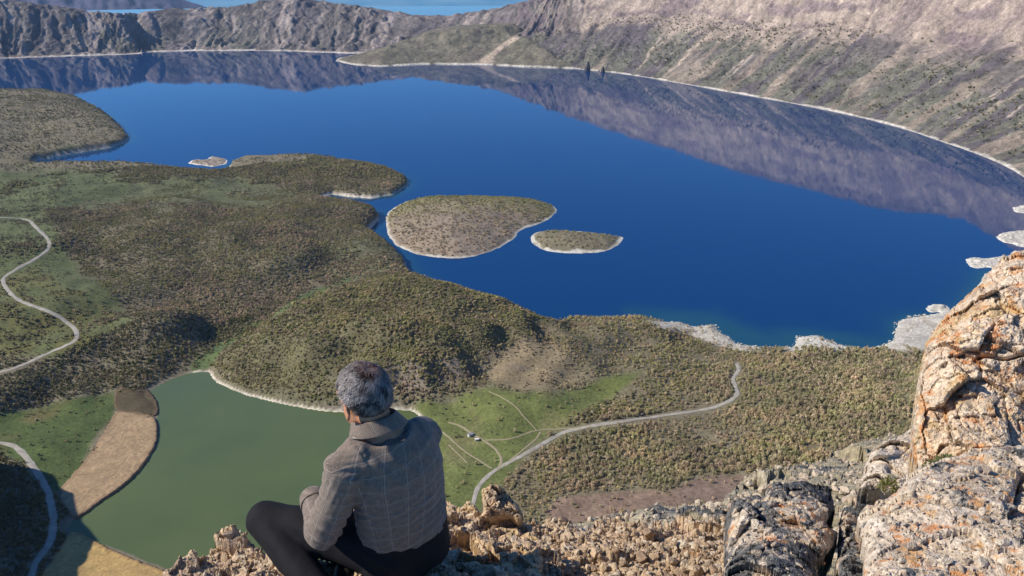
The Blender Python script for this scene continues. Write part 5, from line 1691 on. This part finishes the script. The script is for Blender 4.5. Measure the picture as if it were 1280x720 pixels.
for a_, t_ in ((anL, toeL), (anR, toeR)):
    attach('shoe', fuse('shoe', [limb([a_ + L(0, 0, -.005), t_ * .6 + a_ * .4 + L(0, 0, -.01), t_ + L(0, 0, -.012)], [.046, .042, .036])], 0.006, 4), m_shoe.mat)

# hair: a cap of short strands over the skull
m_hair = NT('grey_hair')
m_hair.color(m_hair.attr('Col'))
m_hair.bsdf.inputs['Roughness'].default_value = 0.55
m_hair.bsdf.inputs['Specular IOR Level'].default_value = 0.2
hc = headc - HF * .008 + HU * .018
r_ = np.random.default_rng(3)
whorl = (-HF * .45 + HU * .88 + HR * .05); whorl /= np.linalg.norm(whorl)
def hairline(d):
    """keep where hair grows: above the ears, down the nape, back from the brow"""
    f_ = d @ HF; u_ = d @ HU
    s_ = np.abs(d @ HR)
    return (u_ > -0.93 + 0.0 * f_) & ~((f_ > 0.12) & (u_ < 0.05 + 0.55 * f_)) & ~((s_ > 0.55) & (f_ > -0.38) & (u_ < -0.08)) & ~((f_ > 0.75) & (u_ < 0.6))
# cap
vs, fs = ellipsoid(L(0, 0, 0), (HR, HF, HU), (1, 1, 1), 96)
vs = np.array(vs); lum = fbm3(vs[:, 0] * 3, vs[:, 1] * 3, vs[:, 2] * 3, 3, 950)
nape = sstep(-0.2, -0.6, vs @ HU) * 0.9
radc = np.stack([.081 - .016 * nape, .100 - .018 * nape, .106 + 0 * nape], -1)
q = hc + HR * ((vs @ HR) * radc[:, 0] * (1 + .05 * lum))[:, None] + HF * ((vs @ HF) * radc[:, 1] * (1 + .05 * lum))[:, None] + HU * ((vs @ HU) * radc[:, 2] * (1 + .04 * lum))[:, None]
kp = hairline(vs)
fs = np.array([f_ for f_ in fs if all(kp[i] for i in f_)])
def hair_col(d, n):
    g = r_.uniform(0, 1, n)
    clump = fbm3(d[:, 0] * 6, d[:, 1] * 6, d[:, 2] * 6, 3, 955)
    k = np.clip(0.42 + 0.95 * clump + 0.5 * (g - 0.5), 0, 1)
    nap = sstep(-0.02, -0.5, d @ HU)
    k = k * (1 - 0.72 * nap)
    c_ = C3(0.020, 0.017, 0.017) * (1 - k[:, None]) + C3(0.44, 0.395, 0.375) * k[:, None]
    red = np.exp(-((np.linalg.norm(d - whorl, axis=1)) / 0.32) ** 2)[:, None] * (0.5 + 0.5 * g[:, None])
    return c_ * (1 - 0.6 * red) + C3(0.17, 0.065, 0.048) * 0.6 * red
cap_c = hair_col(vs, len(vs)) * 0.7
v, f, cc = compact(q, fs, cap_c)
# strands
ns_ = 15000
d0 = r_.normal(size=(ns_, 3)); d0 /= np.linalg.norm(d0, axis=1)[:, None]
d0 = d0[hairline(d0)]; ns_ = len(d0)
flow = d0 - whorl; flow += 0.35 * np.cross(d0, whorl)
flow = flow - d0 * np.sum(flow * d0, 1)[:, None]; flow /= np.linalg.norm(flow, axis=1)[:, None] + 1e-6
flow += 0.35 * r_.normal(size=flow.shape); flow -= d0 * np.sum(flow * d0, 1)[:, None] * 0.9; flow /= np.linalg.norm(flow, axis=1)[:, None]
nape = sstep(-0.2, -0.6, d0 @ HU) * 0.9
lumh = fbm3(d0[:, 0] * 3, d0[:, 1] * 3, d0[:, 2] * 3, 3, 950)
rad = np.stack([.081 - .016 * nape, .100 - .018 * nape, .106 + 0 * nape], -1) * (1 + 0.05 * lumh)[:, None]
def el(dv): return hc + HR * ((dv @ HR) * rad[:, 0])[:, None] + HF * ((dv @ HF) * rad[:, 1])[:, None] + HU * ((dv @ HU) * rad[:, 2])[:, None]
root = el(d0)
ln = r_.uniform(.014, .028, ns_) * (1 - 0.5 * nape)
lift = r_.uniform(.002, .008, ns_) * (1 - 0.6 * nape)
mid = root + flow * (ln * .55)[:, None] + d0 * lift[:, None]
tip = root + flow * ln[:, None] + d0 * (lift * .8 - .001)[:, None]
sidev = np.cross(flow, d0) * 0.0011
Vh = np.stack([root - sidev, root + sidev, mid + sidev * .8, mid - sidev * .8, tip + sidev * .2, tip - sidev * .2], 1).reshape(-1, 3)
i0 = np.arange(ns_) * 6
Fh = np.concatenate([np.stack([i0, i0 + 1, i0 + 2, i0 + 3], -1), np.stack([i0 + 3, i0 + 2, i0 + 4, i0 + 5], -1)])
Ch = np.repeat(hair_col(d0, ns_), 6, 0)
b0 = len(v)
attach('hair', new_mesh('hair', np.vstack([v, Vh]), np.vstack([f, Fh + b0]), None, True, np.vstack([cc, Ch])), m_hair.mat)
m_eye = NT('eye_white'); m_eye.color((0.6, 0.55, 0.5)); m_eye.bsdf.inputs['Roughness'].default_value = 0.2
m_iris = NT('dark_iris'); m_iris.color((0.03, 0.015, 0.01)); m_iris.bsdf.inputs['Roughness'].default_value = 0.15
for s in (-1, 1):
    ec = headc + HF * .072 + HU * .004 + HR * .030 * s
    V, Fc = ellipsoid(ec, (HR, HF, HU), (.013, .012, .010), 14)
    me = bpy.data.meshes.new('eye'); me.from_pydata([tuple(p) for p in V], [], Fc); eye = attach('eye', me, m_eye.mat)
    V, Fc = ellipsoid(ec + HF * .009, (HR, HF, HU), (.006, .004, .006), 10)
    me = bpy.data.meshes.new('iris'); me.from_pydata([tuple(p) for p in V], [], Fc); me.materials.append(m_iris.mat)
    me.transform(__import__('mathutils').Matrix.Translation(Vector(ORG - base_pt))); link('iris', me, eye)
